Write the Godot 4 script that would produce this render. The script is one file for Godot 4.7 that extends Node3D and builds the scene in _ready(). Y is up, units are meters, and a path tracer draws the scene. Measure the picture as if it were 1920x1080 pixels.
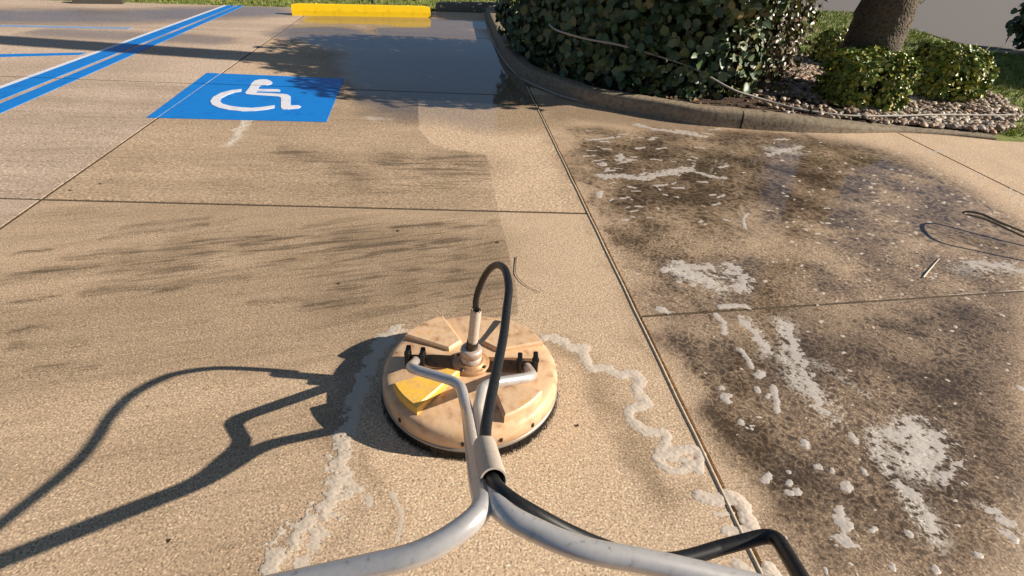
extends Node3D
# A parking bay being washed with a rotary surface cleaner. Units are metres; the camera stands over the origin and looks along -z.

const EYE := Vector3(0, 1.3, 0)
const PITCH := 34.7
const ROLL := 3.45
const FOCAL := 1000.0            # in pixels of the 1920 x 1080 photograph
var cam_basis: Basis
var rng := RandomNumberGenerator.new()
var used := {}

# ---------------------------------------------------------------- pixels to places
func ray(px: float, py: float) -> Vector3:      # direction of a pixel, one metre deep
	return cam_basis * Vector3((px - 960.0) / FOCAL, -(py - 540.0) / FOCAL, -1.0)
func G(px: float, py: float, y := 0.0) -> Vector3:   # the place where a pixel meets the level y
	var d := ray(px, py)
	return EYE + d * ((y - EYE.y) / d.y)
func D(px: float, py: float, t: float) -> Vector3:   # a place t metres deep
	return EYE + ray(px, py) * t
func depth_of(p: Vector3) -> float:
	return -(cam_basis.inverse() * (p - EYE)).z
func G2(px: float, py: float, y := 0.0) -> Vector2:
	var p := G(px, py, y)
	return Vector2(p.x, p.z)
func poly_of(a: Array) -> PackedVector2Array:
	var o := PackedVector2Array()
	for p in a: o.append(G2(p[0], p[1]))
	return o

# ---------------------------------------------------------------- mesh collector
class MB:
	var v := PackedVector3Array()
	var n := PackedVector3Array()
	var u := PackedVector2Array()
	var c := PackedColorArray()
	var i := PackedInt32Array()
	func vert(p: Vector3, nn: Vector3, uv := Vector2.ZERO, col := Color.WHITE) -> int:
		v.append(p); n.append(nn); u.append(uv); c.append(col)
		return v.size() - 1
	func tri(a: int, b: int, d: int) -> void:
		var f := (v[b] - v[a]).cross(v[d] - v[a])
		if f.dot(n[a] + n[b] + n[d]) > 0.0:
			i.append(a); i.append(d); i.append(b)
		else:
			i.append(a); i.append(b); i.append(d)
	func quad(a: int, b: int, d: int, e: int) -> void:
		tri(a, b, d); tri(a, d, e)
	func face(p: Array, col := Color.WHITE) -> void:      # flat convex face, any number of corners
		var nn: Vector3 = (p[1] - p[0]).cross(p[2] - p[0]).normalized()
		var f := v.size()
		for q in p: vert(q, nn, Vector2(q.x, q.z), col)
		for k in range(1, p.size() - 1): tri(f, f + k, f + k + 1)
	func mesh() -> ArrayMesh:
		var a := []
		a.resize(Mesh.ARRAY_MAX)
		a[Mesh.ARRAY_VERTEX] = v; a[Mesh.ARRAY_NORMAL] = n; a[Mesh.ARRAY_TEX_UV] = u; a[Mesh.ARRAY_COLOR] = c; a[Mesh.ARRAY_INDEX] = i
		var m := ArrayMesh.new()
		m.add_surface_from_arrays(Mesh.PRIMITIVE_TRIANGLES, a)
		return m

func smooth_path(p: Array, per := 8) -> Array:    # Catmull-Rom through the points; each point is Vector3
	var o := []
	for k in range(p.size() - 1):
		var a: Vector3 = p[max(k - 1, 0)]
		var b: Vector3 = p[k]
		var c: Vector3 = p[k + 1]
		var d: Vector3 = p[min(k + 2, p.size() - 1)]
		for s in per:
			o.append(b.cubic_interpolate(c, a, d, float(s) / per))
	o.append(p[-1])
	return o

func round_corners(p: Array, r: float, per := 6) -> Array:   # straight runs with circular-looking bends
	var o := [p[0]]
	for k in range(1, p.size() - 1):
		var a: Vector3 = p[k - 1]
		var b: Vector3 = p[k]
		var c: Vector3 = p[k + 1]
		var rr: float = min(r, min(a.distance_to(b), b.distance_to(c)) * 0.48)
		var s: Vector3 = b + (a - b).normalized() * rr
		var e: Vector3 = b + (c - b).normalized() * rr
		for q in per + 1:
			var t := float(q) / per
			o.append(s.lerp(b, t).lerp(b.lerp(e, t), t))
	o.append(p[-1])
	return o

func tube(mb: MB, path: Array, r: float, seg := 14, r_end := -1.0, cap := true) -> void:
	if r_end < 0.0: r_end = r
	var side := Vector3.ZERO
	var first := mb.v.size()
	var along := 0.0
	for k in path.size():
		var p: Vector3 = path[k]
		var t: Vector3 = (path[min(k + 1, path.size() - 1)] - path[max(k - 1, 0)]).normalized()
		if side == Vector3.ZERO:
			side = t.cross(Vector3.UP if absf(t.y) < 0.9 else Vector3.RIGHT).normalized()
		else:
			side = (side - t * side.dot(t)).normalized()
		if k > 0: along += p.distance_to(path[k - 1])
		var up := side.cross(t)
		var rr: float = lerp(r, r_end, float(k) / max(1, path.size() - 1))
		for s in seg + 1:
			var a := TAU * s / seg
			var d := side * cos(a) + up * sin(a)
			mb.vert(p + d * rr, d, Vector2(float(s) / seg, along))
	for k in range(path.size() - 1):
		for s in seg:
			var a := first + k * (seg + 1) + s
			mb.quad(a, a + 1, a + seg + 2, a + seg + 1)
	if cap:
		for e in [0, path.size() - 1]:
			var t: Vector3 = (path[0] - path[1]).normalized() if e == 0 else (path[-1] - path[-2]).normalized()
			var f := mb.v.size()
			mb.vert(path[e], t)
			for s in seg + 1: mb.vert(mb.v[first + e * (seg + 1) + s], t)
			for s in seg: mb.tri(f, f + 1 + s, f + 2 + s)

func lathe(mb: MB, prof: Array, seg := 64, at := Vector3.ZERO) -> void:   # profile of Vector2(radius, height), sharp where a point is doubled
	for k in range(prof.size() - 1):
		var a: Vector2 = prof[k]
		var b: Vector2 = prof[k + 1]
		if a.is_equal_approx(b): continue
		var na := _prof_normal(prof, k, true)
		var nb := _prof_normal(prof, k + 1, false)
		var f := mb.v.size()
		for s in seg + 1:
			var t := TAU * s / seg
			var d := Vector3(cos(t), 0, sin(t))
			mb.vert(at + d * a.x + Vector3(0, a.y, 0), d * na.x + Vector3(0, na.y, 0), Vector2(float(s) / seg * 4.0, a.y * 4.0 + a.x * 4.0))
			mb.vert(at + d * b.x + Vector3(0, b.y, 0), d * nb.x + Vector3(0, nb.y, 0), Vector2(float(s) / seg * 4.0, b.y * 4.0 + b.x * 4.0))
		for s in seg:
			var q := f + s * 2
			mb.quad(q, q + 1, q + 3, q + 2)
func _prof_normal(prof: Array, k: int, start: bool) -> Vector2:
	var o := Vector2.ZERO
	for s in [[k - 1, k], [k, k + 1]]:
		if s[0] < 0 or s[1] >= prof.size(): continue
		var e: Vector2 = prof[s[1]] - prof[s[0]]
		if e.length() < 1e-6:
			o = Vector2.ZERO if (s[0] == k - 1) else o
			if s[0] == k: break
			continue
		o += Vector2(e.y, -e.x).normalized()
	return o.normalized()

func box(mb: MB, c: Vector3, h: Vector3, b := Basis.IDENTITY, bev := 0.0, col := Color.WHITE) -> void:   # half sizes h, edges chamfered by bev
	for ax in 3:
		for s in [-1.0, 1.0]:
			var u := (ax + 1) % 3
			var w := (ax + 2) % 3
			var p := []
			for q in [[-1, -1], [1, -1], [1, 1], [-1, 1]]:
				var e := Vector3.ZERO
				e[ax] = s * h[ax]; e[u] = q[0] * (h[u] - bev); e[w] = q[1] * (h[w] - bev)
				p.append(c + b * e)
			var nn := b * Vector3(s if ax == 0 else 0.0, s if ax == 1 else 0.0, s if ax == 2 else 0.0)
			var f := mb.v.size()
			for q in p: mb.vert(q, nn, Vector2(q.x + q.y * 0.3, q.z + q.y), col)
			mb.quad(f, f + 1, f + 2, f + 3)
			if bev > 0.0:
				for q in [[u, -1.0], [u, 1.0], [w, -1.0], [w, 1.0]]:
					if q[0] < ax: continue
					var o: int = 3 - ax - q[0]
					var ed := []
					for t in [-1.0, 1.0]:
						var e := Vector3.ZERO
						e[ax] = s * h[ax]; e[q[0]] = q[1] * (h[q[0]] - bev); e[o] = t * (h[o] - bev)
						ed.append(c + b * e)
					for t in [1.0, -1.0]:
						var e := Vector3.ZERO
						e[ax] = s * (h[ax] - bev); e[q[0]] = q[1] * h[q[0]]; e[o] = t * (h[o] - bev)
						ed.append(c + b * e)
					var nd := Vector3.ZERO
					nd[ax] = s; nd[q[0]] = q[1]
					var g := mb.v.size()
					for t in ed: mb.vert(t, (b * nd).normalized(), Vector2(t.x, t.z), col)
					mb.quad(g, g + 1, g + 2, g + 3)

# a flat slab or sheet over a 2-D outline (x, z); chamfered rim; uv = world (x, z) mapped by zone
func slab(mb: MB, poly: PackedVector2Array, top: float, bottom: float, bev: float, zone := Rect2(0, 0, 1, 1), side := true) -> void:
	var inner := poly
	if bev > 0.0:
		var off := Geometry2D.offset_polygon(poly, -bev, Geometry2D.JOIN_MITER)
		if off.size() > 0 and off[0].size() == poly.size():
			inner = off[0]
			var best := 0            # line the corners up again
			for k in inner.size():
				if inner[k].distance_to(poly[0]) < inner[best].distance_to(poly[0]): best = k
			var turned := PackedVector2Array()
			for k in inner.size(): turned.append(inner[(k + best) % inner.size()])
			inner = turned
		else:
			bev = 0.0
	var f := mb.v.size()
	for p in inner: mb.vert(Vector3(p.x, top, p.y), Vector3.UP, (p - zone.position) / zone.size)
	var t := Geometry2D.triangulate_polygon(inner)
	for k in range(0, t.size(), 3): mb.tri(f + t[k], f + t[k + 1], f + t[k + 2])
	if not side: return
	var nrm := poly.size()
	var ccw := 1.0 if Geometry2D.is_polygon_clockwise(poly) else -1.0
	for k in nrm:
		var a := poly[k]
		var b := poly[(k + 1) % nrm]
		var e := (b - a).normalized()
		var out := Vector3(e.y, 0, -e.x) * -ccw
		var ia := inner[k]
		var ib := inner[(k + 1) % nrm]
		if bev > 0.0:
			var nn := (out + Vector3.UP).normalized()
			var q := mb.v.size()
			mb.vert(Vector3(ia.x, top, ia.y), nn, (ia - zone.position) / zone.size); mb.vert(Vector3(ib.x, top, ib.y), nn, (ib - zone.position) / zone.size)
			mb.vert(Vector3(b.x, top - bev, b.y), nn, (b - zone.position) / zone.size); mb.vert(Vector3(a.x, top - bev, a.y), nn, (a - zone.position) / zone.size)
			mb.quad(q, q + 1, q + 2, q + 3)
		var q2 := mb.v.size()
		for w in [[a, top - bev], [b, top - bev], [b, bottom], [a, bottom]]:
			mb.vert(Vector3(w[0].x, w[1], w[0].y), out, (w[0] - zone.position) / zone.size + Vector2(0, (top - w[1]) * 0.3))
		mb.quad(q2, q2 + 1, q2 + 2, q2 + 3)

# ---------------------------------------------------------------- nodes
func numbered(called: String) -> String:
	if not used.has(called):
		used[called] = 0
		return called
	used[called] += 1
	return "%s_%03d" % [called, used[called]]
func obj(called: String, m: Mesh, mat: Material, parent: Node = self) -> MeshInstance3D:
	var o := MeshInstance3D.new()
	o.mesh = m
	o.name = numbered(called) if parent == self else called
	o.material_override = mat
	parent.add_child(o, true)
	return o
func thing(called: String, label: String, category: String, at := Vector3.ZERO, group := "") -> Node3D:
	var o := Node3D.new()
	o.name = numbered(called)
	add_child(o)
	o.position = at
	return tag(o, label, category, group)
func tag(o: Node, label: String, category := "", group := "", kind := "") -> Node:
	if label: o.set_meta("label", label)
	if category: o.set_meta("category", category)
	if group: o.set_meta("group", group)
	if kind: o.set_meta("kind", kind)
	return o
func structure(called: String) -> Node3D:
	var o := Node3D.new()
	o.name = numbered(called)
	o.set_meta("kind", "structure")
	add_child(o)
	return o
func mat(c: Color, rough := 0.7, metal := 0.0) -> StandardMaterial3D:
	var m := StandardMaterial3D.new()
	m.albedo_color = c
	m.roughness = rough
	m.metallic = metal
	return m
func noise(seed_: int, freq: float, oct := 3, type := FastNoiseLite.TYPE_SIMPLEX_SMOOTH) -> FastNoiseLite:
	var n := FastNoiseLite.new()
	n.seed = seed_; n.frequency = freq; n.noise_type = type
	n.fractal_type = FastNoiseLite.FRACTAL_FBM if oct > 1 else FastNoiseLite.FRACTAL_NONE
	n.fractal_octaves = oct
	return n
func noise_tex(seed_: int, freq: float, ramp: Array, size := 512, oct := 4, type := FastNoiseLite.TYPE_SIMPLEX_SMOOTH) -> ImageTexture:
	var im := noise(seed_, freq, oct, type).get_seamless_image(size, size)
	var src := im.get_data()
	var lut := PackedByteArray()
	var g := Gradient.new()
	g.offsets = PackedFloat32Array(range(ramp.size()).map(func(k): return float(k) / (ramp.size() - 1)))
	g.colors = PackedColorArray(ramp)
	for k in 256:
		var c := g.sample(k / 255.0)
		lut.append(int(c.r * 255)); lut.append(int(c.g * 255)); lut.append(int(c.b * 255))
	var out := PackedByteArray()
	out.resize(src.size() * 3)
	for k in src.size():
		var q := src[k] * 3
		out[k * 3] = lut[q]; out[k * 3 + 1] = lut[q + 1]; out[k * 3 + 2] = lut[q + 2]
	var o := Image.create_from_data(size, size, false, Image.FORMAT_RGB8, out)
	o.generate_mipmaps()
	return ImageTexture.create_from_image(o)
func textured(m: StandardMaterial3D, tex: Texture2D, scale: float, bump: Texture2D = null, bump_cm := 0.3) -> StandardMaterial3D:
	m.albedo_texture = tex
	m.uv1_triplanar = true
	m.uv1_world_triplanar = true
	m.uv1_scale = Vector3.ONE * scale
	if bump:
		m.heightmap_enabled = true; m.heightmap_texture = bump; m.heightmap_scale = bump_cm
	return m

# ================================================================= the ground's surface: stains, wetness, grain
const MX := -8.0
const MZ := -10.0
const MW := 800
const MH := 530
var map_dark := PackedByteArray()
var map_wet := PackedByteArray()
var map_white := PackedByteArray()
var tile_mid: PackedByteArray
var tile_big: PackedByteArray
var tile_streak: PackedByteArray
var tile_worm: PackedByteArray
var tile_grain: PackedByteArray
var clean_line: Array      # Vector2(z, x), rising z
var joint_line: Array      # the long joint between bay and driveway

func seamless(n: FastNoiseLite, s := 512) -> PackedByteArray:
	var im := n.get_seamless_image(s, s)
	return im.get_data()
func line_x(l: Array, z: float) -> float:
	for k in range(l.size() - 1):
		if z <= l[k + 1].x or k == l.size() - 2:
			return lerp(l[k].y, l[k + 1].y, (z - l[k].x) / (l[k + 1].x - l[k].x))
	return 0.0
# a soft mark along pixels of the ground: radius in metres, strength 0..255
func mark(map: PackedByteArray, r: float, strength: float, px: Array, soft := 1.0) -> PackedByteArray:
	var p := []
	for q in px: p.append(G2(q[0], q[1]))
	if p.size() == 1: p.append(p[0] + Vector2(0.001, 0))
	for k in range(p.size() - 1):
		var a: Vector2 = p[k]
		var b: Vector2 = p[k + 1]
		var e := b - a
		var x0: int = max(0, int((min(a.x, b.x) - r - MX) * 50.0))
		var x1: int = min(MW - 1, int((max(a.x, b.x) + r - MX) * 50.0))
		var z0: int = max(0, int((min(a.y, b.y) - r - MZ) * 50.0))
		var z1: int = min(MH - 1, int((max(a.y, b.y) + r - MZ) * 50.0))
		for j in range(z0, z1 + 1):
			for i in range(x0, x1 + 1):
				var q := Vector2(MX + (i + 0.5) * 0.02, MZ + (j + 0.5) * 0.02)
				var t := clampf((q - a).dot(e) / e.length_squared(), 0.0, 1.0)
				var d := q.distance_to(a + e * t) / r
				if d < 1.0:
					var s: float = strength * min(1.0, (1.0 - d) / soft)
					var at := j * MW + i
					if s > map[at]: map[at] = int(s)
	return map
func lighten(map: PackedByteArray, r: float, px: Array) -> PackedByteArray:
	var c := G2(px[0][0], px[0][1])
	for j in MH:
		for i in range(int((c.x - r - MX) * 50.0), int((c.x + r - MX) * 50.0)):
			if Vector2(MX + i * 0.02, MZ + j * 0.02).distance_to(c) < r: map[j * MW + i] = map[j * MW + i] / 2
	return map
func fill(map: PackedByteArray, value: int, poly: PackedVector2Array) -> PackedByteArray:
	for j in MH:
		var z := MZ + (j + 0.5) * 0.02
		var xs := []
		for k in poly.size():
			var a := poly[k]
			var b := poly[(k + 1) % poly.size()]
			if (a.y <= z) != (b.y <= z): xs.append(lerp(a.x, b.x, (z - a.y) / (b.y - a.y)))
		xs.sort()
		for k in range(0, xs.size() - 1, 2):
			for i in range(max(0, int((xs[k] - MX) * 50.0)), min(MW, int((xs[k + 1] - MX) * 50.0))):
				map[j * MW + i] = max(value, map[j * MW + i])
	return map
func blurred(map: PackedByteArray, by: int) -> PackedByteArray:
	var im := Image.create_from_data(MW, MH, false, Image.FORMAT_L8, map)
	im.resize(MW / by, MH / by, Image.INTERPOLATE_TRILINEAR if false else Image.INTERPOLATE_LANCZOS)
	im.resize(MW, MH, Image.INTERPOLATE_CUBIC)
	return im.get_data()

func prepare_ground_marks() -> void:
	map_dark.resize(MW * MH); map_wet.resize(MW * MH); map_white.resize(MW * MH)
	tile_mid = seamless(noise(3, 0.02, 4))
	tile_big = seamless(noise(9, 0.006, 5))
	tile_grain = seamless(noise(21, 0.45, 2))
	var wn := noise(31, 0.035, 3)
	wn.domain_warp_enabled = true; wn.domain_warp_amplitude = 26.0; wn.domain_warp_frequency = 0.03
	wn.fractal_type = FastNoiseLite.FRACTAL_RIDGED
	tile_worm = seamless(wn)
	var st := noise(41, 0.03, 4).get_seamless_image(64, 512)
	st.resize(512, 512, Image.INTERPOLATE_CUBIC)
	tile_streak = st.get_data()
	clean_line = []
	for q in [[784, 190], [784, 212], [786, 243], [807, 268], [842, 280], [905, 288], [912, 292], [918, 317], [932, 383], [951, 464], [967, 531], [972, 589], [900, 600], [740, 622], [705, 655], [683, 705], [660, 770], [645, 830], [628, 890], [605, 950], [560, 1000], [505, 1080]]:
		var g := G2(q[0], q[1])
		clean_line.append(Vector2(g.y, g.x))
	joint_line = []
	for q in [[988, 157], [1053, 297], [1117, 433], [1181, 560], [1246, 700], [1352, 916], [1400, 1000]]:
		var g := G2(q[0], q[1])
		joint_line.append(Vector2(g.y, g.x))
	# --- driveway: wet, soaped concrete
	map_wet = fill(map_wet, 205, poly_of([[1040, 232], [1390, 246], [1560, 268], [1700, 300], [1800, 345], [1925, 420], [1925, 1090], [1500, 1090], [1340, 800], [1200, 560]]))
	map_dark = fill(map_dark, 150, poly_of([[1048, 240], [1380, 244], [1560, 256], [1690, 285], [1800, 335], [1925, 412], [1925, 560], [1500, 575], [1225, 582], [1130, 400]]))
	map_dark = fill(map_dark, 165, poly_of([[1262, 600], [1420, 590], [1925, 560], [1925, 1090], [1520, 1090], [1440, 950], [1340, 750]]))
	for m in [[0.16, [[1590, 600]]], [0.2, [[1450, 440]]], [0.14, [[1250, 330]]]]: map_dark = lighten(map_dark, m[0], m[1])
	map_wet = blurred(map_wet, 12)
	map_dark = blurred(map_dark, 9)
	for m in [[0.10, 235, [[1130, 285], [1200, 290], [1290, 300]]], [0.12, 240, [[1500, 250], [1580, 285], [1660, 310], [1760, 340]]], [0.16, 235, [[1400, 300], [1500, 330], [1620, 330]]],
			[0.2, 205, [[1440, 400], [1600, 420], [1800, 430]]], [0.10, 200, [[1190, 500], [1270, 540], [1330, 585]]], [0.08, 190, [[1100, 340], [1130, 400], [1200, 480]]],
			[0.12, 245, [[1620, 600], [1700, 615], [1760, 640]]], [0.14, 220, [[1290, 640], [1330, 720], [1400, 830]]], [0.15, 225, [[1420, 790], [1520, 860], [1600, 960]]], [0.2, 210, [[1780, 700], [1850, 780], [1910, 900]]], [0.12, 180, [[1480, 960], [1560, 1050]]],
			[0.04, 110, [[1190, 640], [1215, 690]]], [0.02, 150, [[1078, 410], [1100, 440]]], [0.02, 150, [[1140, 500], [1150, 530]]]]:
		map_dark = mark(map_dark, m[0], m[1], m[2])
	for m in [[0.25, 235, [[1440, 260], [1500, 300], [1540, 340]]], [0.2, 220, [[1650, 520], [1760, 470], [1900, 440]]], [0.05, 230, [[1240, 600], [1340, 590]]]]:
		map_wet = mark(map_wet, m[0], m[1], m[2])
	# --- soap residue left as a pale film
	for m in [[0.10, 150, [[1450, 275], [1500, 285]]], [0.06, 160, [[1395, 595], [1440, 660]]], [0.09, 170, [[1475, 600], [1500, 680], [1545, 790]]], [0.12, 225, [[1690, 800], [1745, 820], [1735, 880]]],
			[0.08, 190, [[1640, 810], [1700, 930], [1760, 1010]]], [0.06, 130, [[1860, 960], [1890, 990]]], [0.04, 120, [[1560, 680], [1620, 740]]], [0.12, 130, [[1800, 500], [1900, 500]]], [0.10, 200, [[1280, 500], [1340, 540]]], [0.06, 150, [[1370, 500], [1400, 535]]],
			[0.03, 120, [[1140, 335], [1290, 322]]], [0.03, 110, [[1120, 250], [1180, 255]]]]:
		map_white = mark(map_white, m[0], m[1], m[2])
	# --- the bay: bleached run-off below the symbol, dark sweeps of dirt
	for m in [[0.05, 170, [[480, 218], [455, 245], [432, 272]]], [0.05, 110, [[700, 222], [730, 226]]]]:
		map_white = mark(map_white, m[0], m[1], m[2])
	for m in [[199, 437, 387, 421, 14], [169, 453, 394, 433, 12], [127, 491, 246, 479, 22], [0, 532, 183, 509, 22], [141, 567, 457, 532, 24], [274, 565, 352, 555, 12], [369, 463, 640, 450, 26], [422, 486, 640, 463, 14], [471, 583, 577, 572, 10], [563, 586, 640, 579, 10],
			[14, 665, 123, 657, 14], [49, 702, 158, 692, 14], [14, 479, 91, 475, 9], [14, 581, 84, 572, 9], [0, 644, 70, 629, 10], [640, 470, 900, 480, 34], [500, 500, 700, 495, 22], [700, 515, 880, 525, 18], [590, 570, 720, 560, 12], [730, 440, 930, 430, 30], [560, 590, 640, 584, 8]]:
		map_dark = mark(map_dark, m[4] * 0.0022, 135, [[m[0], m[1]], [m[2], m[3]]])
	map_dark = mark(map_dark, 0.30, 150, [[770, 310], [900, 310]])
	map_dark = mark(map_dark, 0.22, 90, [[560, 290], [700, 350], [860, 330]])
	map_dark = mark(map_dark, 0.30, 120, [[300, 500], [600, 470], [920, 470]])
	map_dark = mark(map_dark, 0.25, 110, [[640, 560], [900, 560]])
	# --- wet film round the machine and rinse water in the back of the bay
	map_wet = mark(map_wet, 0.10, 130, [[1060, 660], [1120, 720], [1170, 790], [1230, 890], [1300, 960]])
	map_wet = mark(map_wet, 0.10, 150, [[690, 680], [660, 800], [690, 900], [640, 1000], [560, 1060]])
	map_dark = mark(map_dark, 0.07, 90, [[1070, 680], [1130, 740], [1180, 820], [1280, 940]])
	map_dark = mark(map_dark, 0.04, 80, [[700, 840], [735, 920], [745, 1000]])
	map_wet = mark(map_wet, 0.9, 255, [[800, 60], [850, 110], [900, 140], [930, 190]], 0.35)
	map_wet = mark(map_wet, 0.7, 235, [[600, 60], [720, 90], [760, 150], [800, 190]], 0.5)
	map_wet = mark(map_wet, 0.5, 255, [[620, 36], [800, 40], [880, 45]], 0.4)
	map_wet = mark(map_wet, 0.30, 225, [[1010, 185], [1100, 212], [1200, 226], [1300, 238]], 0.6)
	map_wet = mark(map_wet, 0.8, 170, [[0, 30], [250, 30], [480, 20]], 0.6)
	map_wet = mark(map_wet, 0.35, 120, [[100, 60], [400, 75]], 0.6)

func paint_row(z_: Dictionary, j: int) -> void:
	var W: int = z_.W
	var x0: float = z_.r.position.x
	var dx: float = z_.r.size.x / W
	var z: float = z_.r.position.y + (j + 0.5) * z_.r.size.y / z_.H
	var out := PackedByteArray()
	out.resize(W * 3)
	var rough := PackedByteArray()
	rough.resize(W)
	var hgt := PackedByteArray()
	hgt.resize(W)
	var xb := line_x(clean_line, z) if z > -4.6 else -1.0e3
	var xr := line_x(joint_line, z)
	var xl := lerpf(G2(0, 428).x, G2(550, 43).x, (z - G2(0, 428).y) / (G2(550, 43).y - G2(0, 428).y))
	var far_dirt := z < -4.6
	var near: bool = z > -2.5
	var ang := deg_to_rad(-19.0 if near else -6.0)
	var cs := cos(ang)
	var sn := sin(ang)
	var grow: int = (j * 7) & 511
	var mrow := (int(z * 128.0 + 8192.0) & 511) << 9
	var brow := (int(z * 60.0 + 8192.0) & 511) << 9
	var ws := 820.0 if near else 420.0
	var wrow := (int(z * ws + 16384.0) & 511) << 9
	var grid: int = (j & 511) << 9
	for i in W:
		var x := x0 + (i + 0.5) * dx
		var gr := tile_grain[grid | (i & 511)]
		var g2 := tile_grain[((grow + (i >> 1)) & 511) << 9 | ((i * 3 + j) & 511)]
		var mid := tile_mid[mrow | (int(x * 128.0 + 8192.0) & 511)]
		var big := tile_big[brow | (int(x * 60.0 + 8192.0) & 511)]
		var jx := x + (mid - 128) * 0.0007 + (g2 - 128) * 0.00012
		var jz := z + (big - 128) * 0.0007 + (gr - 128) * 0.00012
		var at: int = clampi(int((jz - MZ) * 50.0), 0, MH - 1) * MW + clampi(int((jx - MX) * 50.0), 0, MW - 1)
		var dark := map_dark[at] / 255.0
		var wet := map_wet[at] / 255.0
		var white := map_white[at] / 255.0
		var m := (mid - 128) / 128.0
		var b := (big - 128) / 128.0
		var r := 0.797
		var g := 0.690
		var bl := 0.572
		var relief := 0.55
		if x > xr:      # driveway
			var worm := tile_worm[wrow | (int(x * ws + 16384.0) & 511)] / 255.0
			var d := dark * (1.0 + 0.7 * m + 1.7 * (0.55 - worm) + 0.6 * b) + (0.5 - worm) * 0.35 * wet
			d = clampf(d, 0.0, 1.0)
			wet = clampf(wet + wet * (b * 0.6 + m * 0.4), 0.0, 1.0)
			var k := 1.0 - 0.46 * d - 0.17 * wet
			r *= k; g *= k * (1.0 - 0.03 * d); bl *= k * (1.0 - 0.04 * d)
			if white > 0.02:
				var lace := clampf((white * 1.2 + (worm - 0.55) * 2.6 + m * 0.7) * 1.7 - 0.45, 0.0, 1.0) * minf(1.0, white * 1.25)
				r = lerp(r, 0.80, lace); g = lerp(g, 0.77, lace); bl = lerp(bl, 0.73, lace)
				wet *= 1.0 - lace
		elif x < xb or far_dirt:    # not yet cleaned: sweeps of dirt, biofilm
			var u := x * cs + z * sn
			var v := -x * sn + z * cs
			var s := tile_streak[(int(v * 620.0 + 16384.0) & 511) << 9 | (int(u * 430.0 + 16384.0) & 511)] / 255.0
			var s2 := tile_streak[(int(v * 61.0 + 16384.0) & 511) << 9 | (int(u * 45.0 + 16384.0) & 511)] / 255.0
			var s3 := tile_streak[(int(v * 1250.0 + 16484.0) & 511) << 9 | (int(u * 870.0 + 16384.0) & 511)] / 255.0
			var d := 0.20 + dark * (0.36 + 0.4 * b + 0.5 * m)
			d += clampf((s - 0.54) * 3.2, 0.0, 0.6) * (0.16 + 1.3 * dark) + clampf((s3 - 0.56) * 3.0, 0.0, 0.5) * (0.14 + 1.1 * dark) + (s2 - 0.5) * 0.40 + b * 0.12 + m * 0.10
			if far_dirt: d = 0.14 + b * 0.16 + m * 0.08 + (s2 - 0.5) * 0.2
			d = clampf(d, 0.0, 1.0)
			var k := 1.0 - 0.48 * d
			r *= k; g *= k * (1.0 - 0.03 * d); bl *= k * (1.0 - 0.09 * d)
			if white > 0.02:
				var w := clampf(white * 1.2 + m * 0.5 + b * 0.2, 0.0, 0.75)
				r = lerp(r, 0.86, w); g = lerp(g, 0.82, w); bl = lerp(bl, 0.76, w)
			var kw := 1.0 - 0.30 * wet
			r *= kw; g *= kw; bl *= kw
		else:
			var k := 1.0 - 0.05 * b - 0.04 * m - dark * 0.32 * (0.8 + 0.6 * m) - 0.12 * wet
			r *= k; g *= k; bl *= k * (1.0 - 0.06 * dark)
		if x < xl:
			g *= 1.02; bl *= 1.08
		# sand and small aggregate
		var gg := (gr - 128) / 128.0
		var fine := 1.0 + gg * 0.33 + (g2 - 128) / 128.0 * 0.20 + m * 0.05
		if gr > 200: fine += 0.14
		if g2 < 52: fine -= 0.18
		if not near: fine = lerp(1.0, fine, 0.75)
		out[i * 3] = clampi(int(r * fine * 255.0), 0, 255)
		out[i * 3 + 1] = clampi(int(g * fine * 255.0), 0, 255)
		out[i * 3 + 2] = clampi(int(bl * fine * 255.0), 0, 255)
		var ww := clampf(wet * 1.25 - 0.12 + (mid - 128) * 0.0012 * wet, 0.0, 1.0)
		rough[i] = int(lerp(225.0, 18.0 + (gr - 128) * 0.12, sqrt(ww)))
		hgt[i] = clampi(int(128.0 + ((gr - 128) * 0.7 + (g2 - 128) * 0.3) * (1.0 - 0.9 * ww) + (mid - 128) * 0.10), 0, 255)
	z_.rows[j] = out
	z_.rough[j] = rough
	z_.hgt[j] = hgt

func paint_zone(r: Rect2, W: int, H: int, bump: float) -> StandardMaterial3D:
	var z_ := {"r": r, "W": W, "H": H, "rows": [], "rough": [], "hgt": []}
	z_.rows.resize(H); z_.rough.resize(H); z_.hgt.resize(H)
	var task := WorkerThreadPool.add_group_task(func(j): paint_row(z_, j), H)
	WorkerThreadPool.wait_for_group_task_completion(task)
	var m := mat(Color.WHITE, 1.0)
	var k := 0
	for part in ["rows", "rough", "hgt"]:
		var all := PackedByteArray()
		for row in z_[part]: all.append_array(row)
		var im := Image.create_from_data(W, H, false, Image.FORMAT_RGB8 if k == 0 else Image.FORMAT_L8, all)
		im.generate_mipmaps()
		var t := ImageTexture.create_from_image(im)
		if k == 0: m.albedo_texture = t
		elif k == 1:
			m.roughness_texture = t
			m.roughness_texture_channel = BaseMaterial3D.TEXTURE_CHANNEL_RED
		else:
			m.heightmap_enabled = true
			m.heightmap_texture = t
			m.heightmap_scale = bump
		k += 1
	m.metallic_specular = 0.5
	return m

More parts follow.
